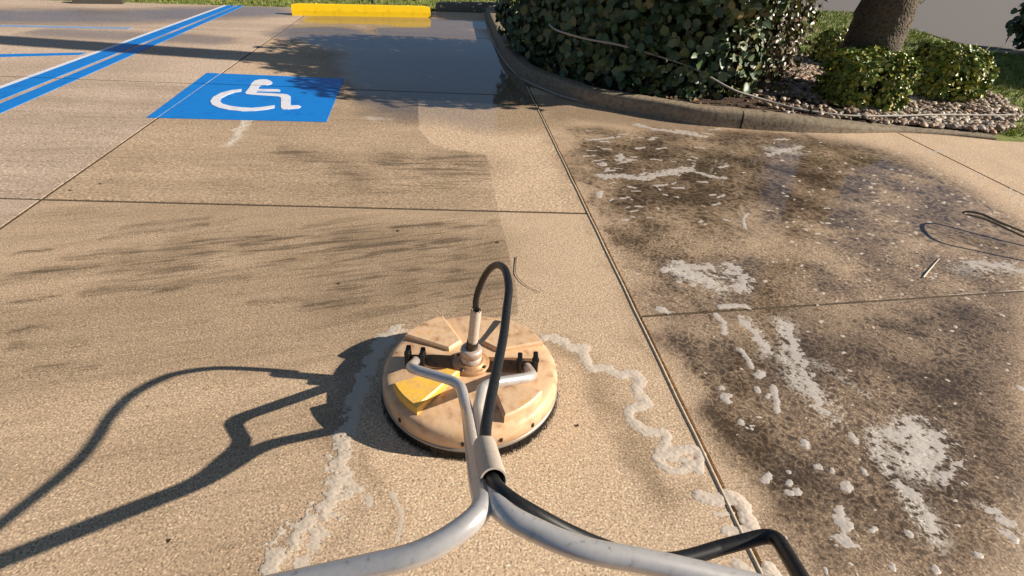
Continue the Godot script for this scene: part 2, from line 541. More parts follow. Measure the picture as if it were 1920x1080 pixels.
# ================================================================= foam: lumps of suds with a ragged outline
# strokes: [radius in photograph pixels, lace 0..1, height in mm, [pixels]]
func foam(strokes: Array, y: float, cell: float, seed_: int) -> ArrayMesh:
	var n1 := noise(seed_, 1.0 / 0.05, 2)
	var n2 := noise(seed_ + 5, 1.0 / 0.012, 2)
	var field := {}
	for s in strokes:
		var p := []
		for q in s[3]: p.append(G(q[0], q[1], y))
		if p.size() == 1: p.append(p[0] + Vector3(0.002, 0, 0.001))
		if p.size() > 2: p = smooth_path(p, 5)
		for k in range(p.size() - 1):
			var a := Vector2(p[k].x, p[k].z)
			var b := Vector2(p[k + 1].x, p[k + 1].z)
			var r: float = s[0] * depth_of(p[k]) / FOCAL
			var e := b - a
			var grow := r * 1.35
			for j in range(int(floor((min(a.y, b.y) - grow) / cell)), int(ceil((max(a.y, b.y) + grow) / cell)) + 1):
				for i in range(int(floor((min(a.x, b.x) - grow) / cell)), int(ceil((max(a.x, b.x) + grow) / cell)) + 1):
					var q := Vector2(i * cell, j * cell)
					var t := clampf((q - a).dot(e) / max(1e-9, e.length_squared()), 0.0, 1.0)
					var f := 1.0 - q.distance_to(a + e * t) / grow
					if f <= -0.2: continue
					var w := n1.get_noise_2d(q.x, q.y)
					var w2 := n2.get_noise_2d(q.x, q.y)
					var h: float = f + w * (0.20 + 0.95 * s[1]) - 0.06 - 0.30 * s[1] + w2 * (0.04 + 0.60 * s[1])
					if h > 0.0: h = sqrt(h) * s[2] * (0.00042 - 0.00022 * s[1]) * (1.0 + 0.30 * w2)
					else: h = h * s[2] * 0.003
					var key := Vector2i(i, j)
					if not field.has(key) or field[key] < h: field[key] = h
	var mb := MB.new()
	var ids := {}
	for key in field:
		for half in 2:
			var ks := [key, key + Vector2i(1, 0), key + Vector2i(1, 1)] if half == 0 else [key, key + Vector2i(1, 1), key + Vector2i(0, 1)]
			var ok := true
			var above := 0
			for k in ks:
				if not field.has(k): ok = false
				elif field[k] > 0.0: above += 1
			if not ok or above == 0: continue
			var ring := []
			for c in 3:
				var a: Vector2i = ks[c]
				var b: Vector2i = ks[(c + 1) % 3]
				var ha: float = field[a]
				var hb: float = field[b]
				if ha > 0.0: ring.append(Vector3(a.x * cell, y + ha, a.y * cell))
				if (ha > 0.0) != (hb > 0.0):
					var t := ha / (ha - hb)
					ring.append(Vector3(lerp(a.x, b.x, t) * cell, y - 0.0004, lerp(a.y, b.y, t) * cell))
			var at := []
			for p in ring:
				var id := Vector3i(p * 20000.0)
				if not ids.has(id):
					var kx := int(round(p.x / cell))
					var kz := int(round(p.z / cell))
					var hx: float = max(0.0, field.get(Vector2i(kx + 1, kz), 0.0)) - max(0.0, field.get(Vector2i(kx - 1, kz), 0.0))
					var hz: float = max(0.0, field.get(Vector2i(kx, kz + 1), 0.0)) - max(0.0, field.get(Vector2i(kx, kz - 1), 0.0))
					ids[id] = mb.vert(p, Vector3(-hx, 2.0 * cell, -hz).normalized(), Vector2(p.x, p.z))
				at.append(ids[id])
			for k in range(1, at.size() - 1): mb.tri(at[0], at[k], at[k + 1])
	return mb.mesh()

# ================================================================= plants
func leaf_mesh(long: float, wide: float, fold: float, blunt := 0.5) -> ArrayMesh:   # base at the origin, along +z
	var mb := MB.new()
	var st := [[0.0, 0.05], [0.18, 0.34], [0.42, 0.5], [0.7, 0.5 * blunt + 0.14], [1.0, 0.0]]
	var prev := []
	for s in st:
		var z: float = s[0] * long
		var w: float = s[1] * wide
		var dip: float = -0.22 * long * s[0] * s[0]
		var row := [mb.vert(Vector3(-w, dip + fold * w, z), Vector3(fold, 1, 0.2 * s[0]).normalized()), mb.vert(Vector3(0, dip, z), Vector3(0, 1, 0.3 * s[0]).normalized()), mb.vert(Vector3(w, dip + fold * w, z), Vector3(-fold, 1, 0.2 * s[0]).normalized())]
		if prev:
			mb.quad(prev[0], prev[1], row[1], row[0])
			mb.quad(prev[1], prev[2], row[2], row[1])
		prev = row
	return mb.mesh()
func leaf_material(rough: float, back: Color) -> StandardMaterial3D:
	var m := mat(Color.WHITE, rough)
	m.vertex_color_use_as_albedo = true
	m.cull_mode = BaseMaterial3D.CULL_DISABLED
	m.backlight_enabled = true
	m.backlight = back
	return m
func scatter(called: String, m: Mesh, material: Material, places: Array, colors: Array, parent: Node) -> MultiMeshInstance3D:
	var mm := MultiMesh.new()
	mm.transform_format = MultiMesh.TRANSFORM_3D
	mm.use_colors = true
	mm.mesh = m
	mm.instance_count = places.size()
	for k in places.size():
		mm.set_instance_transform(k, places[k])
		mm.set_instance_color(k, colors[k])
	var o := MultiMeshInstance3D.new()
	o.multimesh = mm
	o.name = numbered(called) if parent == self else called
	o.material_override = material
	o.set_meta("kind", "stuff")
	parent.add_child(o, true)
	return o
# leaves spread through the outer part of a group of lobes; each lobe is [centre, radii]
func leaves_in(lobes: Array, count: int, palette: Array, size: Vector2, boxy: float, shell: float, bump_seed: int, flat := 0.35) -> Array:
	var n := noise(bump_seed, 3.2, 2)
	var tf := []
	var col := []
	var total := 0.0
	for l in lobes: total += l[1].x * l[1].y + l[1].y * l[1].z
	for l in lobes:
		var many := int(count * (l[1].x * l[1].y + l[1].y * l[1].z) / total)
		for k in many:
			var d := Vector3(rng.randfn(), rng.randfn(), rng.randfn()).normalized()
			var e: Vector3 = Vector3(signf(d.x) * pow(absf(d.x), boxy), signf(d.y) * pow(absf(d.y), boxy), signf(d.z) * pow(absf(d.z), boxy))
			var s: float = 1.0 - shell * pow(rng.randf(), 1.6) + 0.13 * n.get_noise_3dv(l[0] + e * l[1] * 1.4)
			var p: Vector3 = l[0] + e * l[1] * s
			if p.y < 0.06: continue
			var inside := false
			for o in lobes:
				if o == l: continue
				var q: Vector3 = (p - o[0]) / o[1]
				if pow(absf(q.x), 2.0 / boxy) + pow(absf(q.y), 2.0 / boxy) + pow(absf(q.z), 2.0 / boxy) < pow(1.0 - shell, 2.0 / boxy): inside = true
			if inside: continue
			var nn := (d + Vector3(rng.randf_range(-1, 1), rng.randf_range(-0.4, 1.3), rng.randf_range(-1, 1)) * 0.75).normalized()
			var along := nn.cross(Vector3(rng.randfn(), rng.randfn(), rng.randfn())).normalized()
			along = (along + d * flat).normalized()
			var x := nn.cross(along).normalized()
			var b := Basis(x, along.cross(x).normalized() * 1.0, along)
			tf.append(Transform3D(b.scaled_local(Vector3.ONE * rng.randf_range(size.x, size.y)), p))
			var c: Color = palette[rng.randi() % palette.size()]
			var br := rng.randf_range(0.72, 1.25)
			col.append(Color(c.r * br, c.g * br, c.b * br))
	return [tf, col]
func stems(lobes: Array, ground_y: float, count: int, thick: float) -> ArrayMesh:
	var mb := MB.new()
	for k in count:
		var l = lobes[k % lobes.size()]
		var root := Vector3(l[0].x + rng.randf_range(-0.35, 0.35) * l[1].x, ground_y - 0.03, l[0].z + rng.randf_range(-0.35, 0.35) * l[1].z)
		var d := Vector3(rng.randfn(), absf(rng.randfn()) + 0.3, rng.randfn()).normalized()
		var tip: Vector3 = l[0] + d * l[1] * rng.randf_range(0.7, 0.95)
		var midp := root.lerp(tip, 0.5) + Vector3(rng.randf_range(-0.06, 0.06), 0.1, rng.randf_range(-0.06, 0.06))
		tube(mb, smooth_path([root, midp, tip], 4), thick, 6, thick * 0.35)
	return mb.mesh()

func clip_to(poly: PackedVector2Array, slabs: Array) -> Array:
	var o := []
	for s in slabs:
		for q in Geometry2D.intersect_polygons(poly, s): o.append(q)
	return o
func cross2(a: Array, b: Array) -> Vector2:
	return Geometry2D.line_intersects_line(a[0], a[1] - a[0], b[0], b[1] - b[0])
func along_z(l: Array, z: float) -> Vector2:
	return l[0] + (l[1] - l[0]) * ((z - l[0].y) / (l[1].y - l[0].y))

# =================================================================
func _ready() -> void:
	rng.seed = 20240611
	cam_basis = Basis(Vector3.RIGHT, deg_to_rad(-PITCH)) * Basis(Vector3.BACK, deg_to_rad(ROLL))
	var cam := Camera3D.new()
	cam.fov = rad_to_deg(2.0 * atan(540.0 / FOCAL))
	cam.transform = Transform3D(cam_basis, EYE)
	cam.near = 0.05
	cam.far = 400.0
	add_child(cam)
	cam.make_current()
	var sky := ProceduralSkyMaterial.new()
	sky.sky_top_color = Color(0.46, 0.55, 0.67)
	sky.sky_horizon_color = Color(0.50, 0.67, 0.88)
	sky.sky_curve = 0.18
	sky.ground_bottom_color = Color(0.20, 0.19, 0.16)
	sky.ground_horizon_color = Color(0.45, 0.47, 0.45)
	sky.sky_energy_multiplier = 0.62
	sky.sun_angle_max = 1.0
	var env := Environment.new()
	env.background_mode = Environment.BG_SKY
	env.sky = Sky.new()
	env.sky.sky_material = sky
	env.tonemap_mode = Environment.TONE_MAPPER_LINEAR
	env.tonemap_exposure = 1.44
	env.sdfgi_enabled = true; env.ssao_enabled = true; env.ssil_enabled = true
	var we := WorldEnvironment.new()
	we.environment = env
	add_child(we)
	var sun := DirectionalLight3D.new()
	sun.light_energy = 1.6
	sun.light_color = Color(1.0, 0.955, 0.89)
	sun.light_angular_distance = 0.5
	sun.shadow_enabled = true
	var el := deg_to_rad(26.0)
	var az := deg_to_rad(1.0)
	var to_sun := Vector3(cos(el) * cos(az), sin(el), cos(el) * sin(az))
	sun.look_at_from_position(to_sun * 20.0, Vector3.ZERO, Vector3.UP)
	add_child(sun)

	build_pavement()
	build_surroundings()
	build_machine()
	build_plants()
	build_small_things()

var bay_slabs := []
var drive_slabs := []
const DRIVE_Y := -0.008
var concrete_tex: ImageTexture

func build_pavement() -> void:
	prepare_ground_marks()
	var zone_near := Rect2(-3.2, -2.9, 6.4, 3.2)
	var zone_drive := Rect2(-0.1, -5.0, 6.4, 3.3)
	var zone_far := Rect2(-8.0, -10.0, 9.0, 7.6)
	var m_near := paint_zone(zone_near, 2048, 1024, 0.10)
	var m_drive := paint_zone(zone_drive, 1280, 768, 0.12)
	var m_far := paint_zone(zone_far, 1152, 1024, 0.10)
	var L := [G2(0, 428), G2(550, 43)]
	var R := [G2(988, 157), G2(1400, 1000)]
	var T1 := [G2(0, 372), G2(1095, 400)]
	var T2 := [G2(0, 143), G2(935, 178)]
	var T3 := [G2(0, 43), G2(900, 72)]
	var back := [G2(425, 10), G2(808, 21)]
	var RJ := [G2(1205, 590), G2(1920, 543)]
	var K := [G2(1690, 250), G2(1920, 363)]
	var left := [L[0] + Vector2(-6.6, 0), L[1] + Vector2(-6.6, 0)]
	var near := [Vector2(-9, 1.2), Vector2(9, 1.2)]
	var pave := structure("parking_pavement")
	var drive := structure("driveway")
	var rows := [back, T3, T2, T1, near]
	var Rb := [R[0] - Vector2(0.008, 0), R[1] - Vector2(0.008, 0)]
	for k in 4:
		for c in [[left, L], [L, Rb]]:
			bay_slabs.append(Geometry2D.offset_polygon(PackedVector2Array([cross2(c[0], rows[k]), cross2(c[1], rows[k]), cross2(c[1], rows[k + 1]), cross2(c[0], rows[k + 1])]), -0.0072, Geometry2D.JOIN_MITER)[0])
			var mb := MB.new()
			slab(mb, bay_slabs[-1], 0.0, -0.12, 0.0045 if c[1] == Rb else 0.0008, zone_near if k == 3 else zone_far)
			obj("slab", mb.mesh(), m_near if k == 3 else m_far, pave)
	var m_fill := textured(mat(Color(1, 1, 1), 0.95), noise_tex(27, 0.08, [Color(0.16, 0.12, 0.09), Color(0.26, 0.21, 0.15), Color(0.40, 0.33, 0.25), Color(0.20, 0.16, 0.11)], 256, 4), 3.0)
	for l in [[cross2(L, back), cross2(L, near)], [cross2(left, T3), cross2(Rb, T3)], [cross2(left, T2), cross2(Rb, T2)], [cross2(left, T1), cross2(Rb, T1)]]:
		var e: Vector2 = (l[1] - l[0]).normalized().orthogonal() * 0.009
		var fb := MB.new()
		slab(fb, PackedVector2Array([l[0] - e, l[1] - e, l[1] + e, l[0] + e]), -0.0016 - 0.1 * absf(e.x), -0.03, 0.0)
		obj("joint_filler", fb.mesh(), m_fill, pave)
	var krj := cross2(K, RJ)
	var rrj := cross2(R, RJ)
	var d1 := PackedVector2Array([rrj, RJ[0] + (RJ[1] - RJ[0]) * 5.0, Vector2(10, 1.2), cross2(R, near)])
	var d2 := PackedVector2Array([along_z(R, -5.25), Vector2(2.6, -4.9), along_z(K, -4.9), krj, rrj])
	var d3 := PackedVector2Array([along_z(K, -4.9), Vector2(3.7, -4.9), G2(1872, 262), Vector2(10, -4.75), RJ[0] + (RJ[1] - RJ[0]) * 5.0, krj])
	for d in [[d1, zone_near, m_near], [d2, zone_drive, m_drive], [d3, zone_drive, m_drive]]:
		drive_slabs.append(Geometry2D.offset_polygon(d[0], -0.0072, Geometry2D.JOIN_MITER)[0])
		var mb := MB.new()
		slab(mb, drive_slabs[-1], DRIVE_Y, -0.12, 0.001, d[1])
		obj("slab", mb.mesh(), d[2], drive)
	for l in [[rrj, RJ[0] + (RJ[1] - RJ[0]) * 5.0], [along_z(K, -4.9), krj]]:
		var e: Vector2 = (l[1] - l[0]).normalized().orthogonal() * 0.009
		var fb := MB.new()
		slab(fb, PackedVector2Array([l[0] - e, l[1] - e, l[1] + e, l[0] + e]), DRIVE_Y - 0.003 - 0.1 * absf(e.x), -0.03, 0.0)
		obj("joint_filler", fb.mesh(), m_fill, drive)
	var bead := []
	for k in 40:
		var q: Vector2 = along_z(R, -5.25).lerp(cross2(R, near), k / 39.0)
		bead.append(Vector3(q.x - 0.0135 + 0.0012 * sin(k * 2.3), -0.0012, q.y))
	var bb := MB.new()
	tube(bb, bead, 0.0058, 10)
	obj("joint_edge", bb.mesh(), textured(mat(Color(0.86, 0.80, 0.70), 0.8), noise_tex(28, 0.05, [Color(0.75, 0.72, 0.68), Color.WHITE], 256, 4), 3.0), pave)
	# ---- soil under and round everything, and the lawn's turf
	concrete_tex = noise_tex(5, 0.02, [Color(0.60, 0.54, 0.46), Color(0.70, 0.64, 0.54), Color(0.76, 0.71, 0.62), Color(0.66, 0.60, 0.50)])
	var soil_tex := noise_tex(7, 0.05, [Color(0.20, 0.15, 0.11), Color(0.31, 0.25, 0.18), Color(0.42, 0.34, 0.26)])
	var mb := MB.new()
	slab(mb, PackedVector2Array([Vector2(-120, -160), Vector2(120, -160), Vector2(120, 60), Vector2(-120, 60)]), -0.075, -0.2, 0.0)
	tag(obj("ground", mb.mesh(), textured(mat(Color.WHITE, 0.95), soil_tex, 0.8)), "", "", "", "structure")
	# ---- painted markings, cut at the joints
	var paint_tex := noise_tex(61, 0.012, [Color(0.80, 0.86, 0.9), Color(0.97, 0.98, 1), Color(1, 1, 1), Color(0.93, 0.95, 0.97)], 512, 5)
	var blue := textured(mat(Color(0.04, 0.52, 0.86), 0.42), paint_tex, 0.9)
	var white := textured(mat(Color(0.93, 0.92, 0.93), 0.5), paint_tex, 1.3)
	var pale := textured(mat(Color(0.56, 0.66, 0.78), 0.55), paint_tex, 1.1)
	var sign_ := thing("accessible_parking_symbol", "blue painted square with white wheelchair symbol on the concrete", "ground marking", G(470, 185))
	var sq := poly_of([[388, 137], [645, 148], [612, 229], [275, 221]])
	paint("blue_field", sq, 0.003, blue, sign_)
	# the white figure, drawn in the square's own axes
	var fig := []
	fig.append(poly_of([[472, 157], [478, 152], [488, 150], [500, 150], [508, 153], [511, 156], [508, 159], [500, 160.5], [490, 160.5], [486, 163], [484, 168], [522, 168.5], [526, 170.5], [523, 173], [481, 172.5], [480, 175], [530, 177], [540, 178.5], [545, 182], [545, 199], [560, 198.5], [564.5, 201], [560, 204], [540, 206], [530, 206], [527, 203], [527, 184], [522, 182], [470, 178.5], [462, 177.5], [460, 175], [468, 165]]))
	fig.append(poly_of([[453, 168], [435, 170], [415, 175], [400, 183], [394.5, 191], [398, 197.5], [410, 203], [430, 207.5], [453, 209.7], [477, 209], [498, 206.7], [515, 203], [515, 198.5], [493, 201.7], [473, 203.5], [453, 202.5], [433, 200], [418, 196], [412.5, 191], [415, 185], [427, 178.5], [440, 174], [452.5, 172.5]]))
	for q in fig: paint("white_figure", q, 0.006, white, sign_)
	for s in [["parking_stripe", "blue painted stripe bordered by a white line along the bay", blue, [[0, 167], [0, 188], [444, 10], [427, 10]]],
			["parking_stripe", "plain blue painted stripe between its bordered twin and the wheelchair square", blue, [[0, 195], [0, 213], [457, 11], [447, 11]]],
			["edge_line", "thin white painted line edging the blue double stripe", white, [[0, 162], [0, 167], [427, 10], [420, 10]]],
			["cross_stripe", "thin blue painted stripe meeting the double stripe at its side", blue, [[0, 102], [0, 107], [150, 103], [162, 99]]],
			["faded_stripe", "faded pale blue line running along a concrete joint", pale, [[0, 47], [0, 50], [240, 55], [250, 52]]]]:
		var t := thing(s[0], s[1], "ground marking", G(s[3][0][0], s[3][0][1]))
		paint("paint", poly_of(s[3]), 0.003, s[2], t)

func paint(called: String, poly: PackedVector2Array, y: float, m: Material, parent: Node3D) -> void:
	for q in clip_to(poly, bay_slabs):
		var mb := MB.new()
		slab(mb, q, y, -0.001, 0.0)
		for k in mb.v.size(): mb.v[k] -= parent.position
		obj(called, mb.mesh(), m, parent)

# ================================================================= kerb, planting bed, lawn, road, wheel stops
var kerb_px := [[908, 30], [935, 100], [960, 135], [985, 155], [1050, 180], [1100, 197], [1200, 215], [1300, 232], [1387, 240]]
var kerb_px2 := [[1391, 240.4], [1500, 247], [1600, 249], [1690, 248], [1780, 253], [1870, 262]]
var bed_poly: PackedVector2Array
var road_poly: PackedVector2Array
var lawn_polys := []
func bed_y(x: float) -> float:
	return lerp(0.085, 0.012, smoothstep(1.9, 3.6, x))
func kerb_piece(px: Array, h0: float, h1: float) -> ArrayMesh:
	var path := []
	for q in px: path.append(G(q[0], q[1]))
	path = smooth_path(path, 8)
	var mb := MB.new()
	var n := noise(77, 4.0, 3)
	var rows := []
	for k in path.size():
		var d: Vector3 = (path[min(k + 1, path.size() - 1)] - path[max(k - 1, 0)]).normalized()
		var inw := Vector3(d.z, 0, -d.x)
		var t := float(k) / (path.size() - 1)
		var h: float = lerp(h0, h1, smoothstep(0.0, 0.75, t))
		var w := 0.15
		var prof := [[0.0, -0.08], [0.012, h * 0.45], [0.022, h - 0.028], [0.034, h - 0.010], [0.055, h], [w - 0.012, h], [w, h - 0.012], [w, -0.08]]
		var row := []
		for q in prof.size():
			var a = prof[max(q - 1, 0)]
			var b = prof[min(q + 1, prof.size() - 1)]
			var e := Vector2(b[0] - a[0], b[1] - a[1]).normalized()
			var nn := (inw * -e.y + Vector3.UP * e.x).normalized()
			var p: Vector3 = path[k] + inw * prof[q][0] + Vector3(0, prof[q][1], 0)
			p += nn * n.get_noise_3dv(p * 3.0) * 0.006
			row.append(mb.vert(p, nn, Vector2(p.x, p.z)))
		if rows.size() > 0:
			var o: Array = rows[-1]
			for q in prof.size() - 1: mb.quad(o[q], o[q + 1], row[q + 1], row[q])
		rows.append(row)
	for e in [0, rows.size() - 1]:
		var nn: Vector3 = (path[0] - path[1]).normalized() if e == 0 else (path[-1] - path[-2]).normalized()
		var f := mb.v.size()
		for q in rows[e]: mb.vert(mb.v[q], nn)
		for q in range(1, rows[e].size() - 1): mb.tri(f, f + q, f + q + 1)
	return mb.mesh()

func build_surroundings() -> void:
	var kerb_tex := noise_tex(15, 0.03, [Color(0.36, 0.30, 0.24), Color(0.52, 0.46, 0.38), Color(0.62, 0.56, 0.47), Color(0.48, 0.42, 0.34)])
	var bump := noise_tex(16, 0.12, [Color.BLACK, Color.WHITE], 256, 4)
	var m_kerb := textured(mat(Color.WHITE, 0.85), kerb_tex, 1.4, bump, 0.12)
	var kerb := structure("kerb")
	obj("kerb_stone", kerb_piece(kerb_px, 0.13, 0.125), m_kerb, kerb)
	obj("kerb_stone", kerb_piece(kerb_px2, 0.12, 0.012), m_kerb, kerb)
	# planting bed
	var edge := []
	for l in [kerb_px, kerb_px2]:
		for q in l: edge.append(G2(q[0], q[1]))
	bed_poly = PackedVector2Array()
	for k in edge.size():
		var d: Vector2 = (edge[min(k + 1, edge.size() - 1)] - edge[max(k - 1, 0)]).normalized()
		bed_poly.append(edge[k] + Vector2(d.y, -d.x) * 0.12)
	for q in [Vector2(4.25, -4.75), Vector2(4.75, -5.3), Vector2(4.95, -5.9), Vector2(4.6, -6.9), Vector2(3.6, -7.5), Vector2(2.4, -7.9), Vector2(0.9, -9.0), Vector2(0.2, -9.6), Vector2(-0.55, -9.9)]: bed_poly.append(q)
	var n := noise(88, 5.0, 3)
	var mb := MB.new()
	var ids := {}
	var cell := 0.07
	for j in range(-145, -60):
		for i in range(-12, 75):
			var inside := true
			for q in [[0, 0], [1, 0], [1, 1], [0, 1]]:
				if not Geometry2D.is_point_in_polygon(Vector2((i + q[0]) * cell, (j + q[1]) * cell), bed_poly): inside = false
			if not inside: continue
			var at := []
			for q in [[0, 0], [1, 0], [1, 1], [0, 1]]:
				var key := Vector2i(i + q[0], j + q[1])
				if not ids.has(key):
					var x := key.x * cell
					var z := key.y * cell
					ids[key] = mb.vert(Vector3(x, bed_y(x) + 0.02 * n.get_noise_2d(x, z), z), Vector3.UP, Vector2(x, z))
				at.append(ids[key])
			mb.quad(at[0], at[1], at[2], at[3])
	var under := bed_poly.duplicate()
	var soil_tex := noise_tex(17, 0.06, [Color(0.17, 0.12, 0.09), Color(0.30, 0.22, 0.16), Color(0.40, 0.31, 0.23)])
	var m_soil := textured(mat(Color.WHITE, 0.95), soil_tex, 1.3, bump, 0.8)
	var bed := structure("planting_bed")
	obj("soil", mb.mesh(), m_soil, bed)
	var mb2 := MB.new()
	slab(mb2, under, -0.012, -0.1, 0.0)
	obj("base_soil", mb2.mesh(), m_soil, bed)
	# river rock: stones over the open parts of the bed
	var stone := MB.new()
	var sph := SphereMesh.new()
	sph.radius = 0.5; sph.height = 1.0; sph.radial_segments = 8; sph.rings = 5
	var arr := sph.get_mesh_arrays()
	var sv: PackedVector3Array = arr[Mesh.ARRAY_VERTEX]
	var sn := noise(19, 1.3, 2)
	for k in sv.size(): stone.vert(sv[k] * (1.0 + 0.55 * sn.get_noise_3dv(sv[k] * 1.2)), sv[k].normalized())
	var si: PackedInt32Array = arr[Mesh.ARRAY_INDEX]
	for k in range(0, si.size(), 3):
		if sv[si[k]].distance_to(sv[si[k + 1]]) > 1e-4 and sv[si[k + 2]].distance_to(sv[si[k + 1]]) > 1e-4 and sv[si[k]].distance_to(sv[si[k + 2]]) > 1e-4: stone.tri(si[k], si[k + 1], si[k + 2])
	var tf := []
	var col := []
	var tones := [Color(0.42, 0.30, 0.20), Color(0.50, 0.40, 0.30), Color(0.30, 0.22, 0.16), Color(0.58, 0.50, 0.42), Color(0.36, 0.22, 0.14), Color(0.22, 0.17, 0.13)]
	var tries := 0
	while tf.size() < 7500 and tries < 60000:
		tries += 1
		var p := Vector2(rng.randf_range(2.0, 5.0), rng.randf_range(-7.8, -4.3))
		if p.x < 2.9 and p.y > -5.2 and rng.randf() < 0.85: continue
		if not Geometry2D.is_point_in_polygon(p, bed_poly): continue
		var s := rng.randf_range(0.018, 0.060)
		var b := Basis.from_euler(Vector3(rng.randf_range(-0.4, 0.4), rng.randf() * TAU, rng.randf_range(-0.4, 0.4))).scaled_local(Vector3(s * rng.randf_range(0.9, 1.5), s * rng.randf_range(0.5, 0.8), s))
		tf.append(Transform3D(b, Vector3(p.x, bed_y(p.x) + 0.02 * n.get_noise_2d(p.x, p.y) + s * 0.2 + rng.randf() * 0.012, p.y)))
		var c: Color = tones[rng.randi() % tones.size()]
		var br := rng.randf_range(0.75, 1.2)
		col.append(Color(c.r * br, c.g * br, c.b * br))
	var sm := mat(Color.WHITE, 0.6)
	sm.vertex_color_use_as_albedo = true
	tag(scatter("river_rock", stone.mesh(), sm, tf, col, self), "tan and brown river rock spread between the shrubs and the kerb", "gravel")
	# lawn
	var back := [G2(425, 10), G2(808, 21)]
	var bk := func(x: float) -> Vector2: return back[0] + (back[1] - back[0]) * ((x - back[0].x) / (back[1].x - back[0].x))
	var far := PackedVector2Array([bk.call(-60.0), bk.call(-0.62), Vector2(-0.55, -9.9), Vector2(0.2, -9.6), Vector2(0.9, -9.0), Vector2(2.4, -7.9), Vector2(3.6, -7.5), Vector2(4.6, -6.9), Vector2(4.95, -5.9), Vector2(4.75, -5.3), Vector2(3.72, -4.86), G2(1868, 260), G2(1876, 263), Vector2(10, -4.77), Vector2(60, -5.0), Vector2(60, -150), Vector2(-60, -150)])
	var turf_tex := noise_tex(23, 0.03, [Color(0.34, 0.38, 0.13), Color(0.44, 0.49, 0.18), Color(0.52, 0.54, 0.24), Color(0.48, 0.45, 0.24)])
	var mb3 := MB.new()
	slab(mb3, far, -0.015, -0.1, 0.0)
	tag(obj("lawn", mb3.mesh(), textured(mat(Color.WHITE, 0.95), turf_tex, 0.7)), "", "", "", "structure")
	road_poly = PackedVector2Array([Vector2(3.0, -15.0), G2(1480, 20), G2(1590, 21), G2(1640, 34), G2(1690, 53), G2(1717, 56), G2(1754, 67), G2(1800, 82), G2(1850, 95), G2(1925, 97), Vector2(14, -10.2), Vector2(60, -16), Vector2(60, -60), Vector2(2.0, -60)])
	var tar_tex := noise_tex(25, 0.08, [Color(0.36, 0.34, 0.34), Color(0.46, 0.44, 0.43), Color(0.54, 0.51, 0.49)], 512, 5)
	var mb4 := MB.new()
	slab(mb4, road_poly, 0.0, -0.06, 0.0)
	tag(obj("road", mb4.mesh(), textured(mat(Color.WHITE, 0.9), tar_tex, 0.9, bump, 0.3)), "", "", "", "structure")
	var mb5 := MB.new()
	slab(mb5, poly_of([[1853, 96.5], [1925, 98], [1925, 101], [1853, 99.5]]), 0.02, -0.06, 0.004)
	obj("road_edge", mb5.mesh(), textured(mat(Color(1, 1, 1), 0.8), concrete_tex, 1.0)).set_meta("kind", "structure")
	# grass blades
	var tuft := MB.new()
	for k in 9:
		var a := rng.randf() * TAU
		var r0 := rng.randf() * 0.03
		var base := Vector3(cos(a) * r0, -0.01, sin(a) * r0)
		var lean := Vector3(rng.randf_range(-1, 1), 0, rng.randf_range(-1, 1)) * 0.03
		var h := rng.randf_range(0.028, 0.055)
		var w := Vector3(cos(a + 1.3), 0, sin(a + 1.3)) * 0.0035
		var nn := Vector3(cos(a + 2.9), 0.6, sin(a + 2.9)).normalized()
		var f := tuft.v.size()
		for q in [[base - w, 0], [base + w, 0], [base + lean * 0.4 + Vector3(0, h * 0.6, 0) + w * 0.7, 1], [base + lean * 0.4 + Vector3(0, h * 0.6, 0) - w * 0.7, 1], [base + lean + Vector3(0, h, 0), 2]]: tuft.vert(q[0], nn)
		tuft.quad(f, f + 1, f + 2, f + 3)
		tuft.tri(f + 3, f + 2, f + 4)
	tf = []; col = []
	var g_tones := [Color(0.22, 0.29, 0.05), Color(0.28, 0.34, 0.06), Color(0.32, 0.34, 0.09), Color(0.17, 0.24, 0.04), Color(0.38, 0.34, 0.15)]
	for area in [[Rect2(-8.5, -14.0, 9.2, 6.0), 9000], [Rect2(2.2, -14.0, 7.0, 9.4), 17000]]:
		for k in area[1]:
			var p := Vector2(rng.randf_range(area[0].position.x, area[0].end.x), rng.randf_range(area[0].position.y, area[0].end.y))
			if not Geometry2D.is_point_in_polygon(p, far) or Geometry2D.is_point_in_polygon(p, road_poly): continue
			tf.append(Transform3D(Basis(Vector3.UP, rng.randf() * TAU).scaled(Vector3.ONE * rng.randf_range(0.8, 1.5)), Vector3(p.x, -0.015, p.y)))
			var c: Color = g_tones[rng.randi() % g_tones.size()]
			col.append(c * rng.randf_range(0.8, 1.3))
	tag(scatter("grass", tuft.mesh(), leaf_material(0.6, Color(0.25, 0.3, 0.08)), tf, col, self), "short mown grass of the lawn round the pavement", "grass")
	# wheel stops
	wheel_stop("yellow painted concrete wheel stop standing on wet concrete", G(548, 29), G(808, 33), 0.145, mat(Color(0.97, 0.80, 0.08), 0.38), "yellow")
	wheel_stop("bare grey concrete wheel stop beside the planting bed kerb", G(822, 22), G(940, 22), 0.13, mat(Color(0.50, 0.47, 0.43), 0.8), "")
	wheel_stop("weathered dark wheel stop at the grass beyond the blue stripes", G(136, 7), G(230, 8), 0.10, mat(Color(0.30, 0.28, 0.25), 0.8), "")

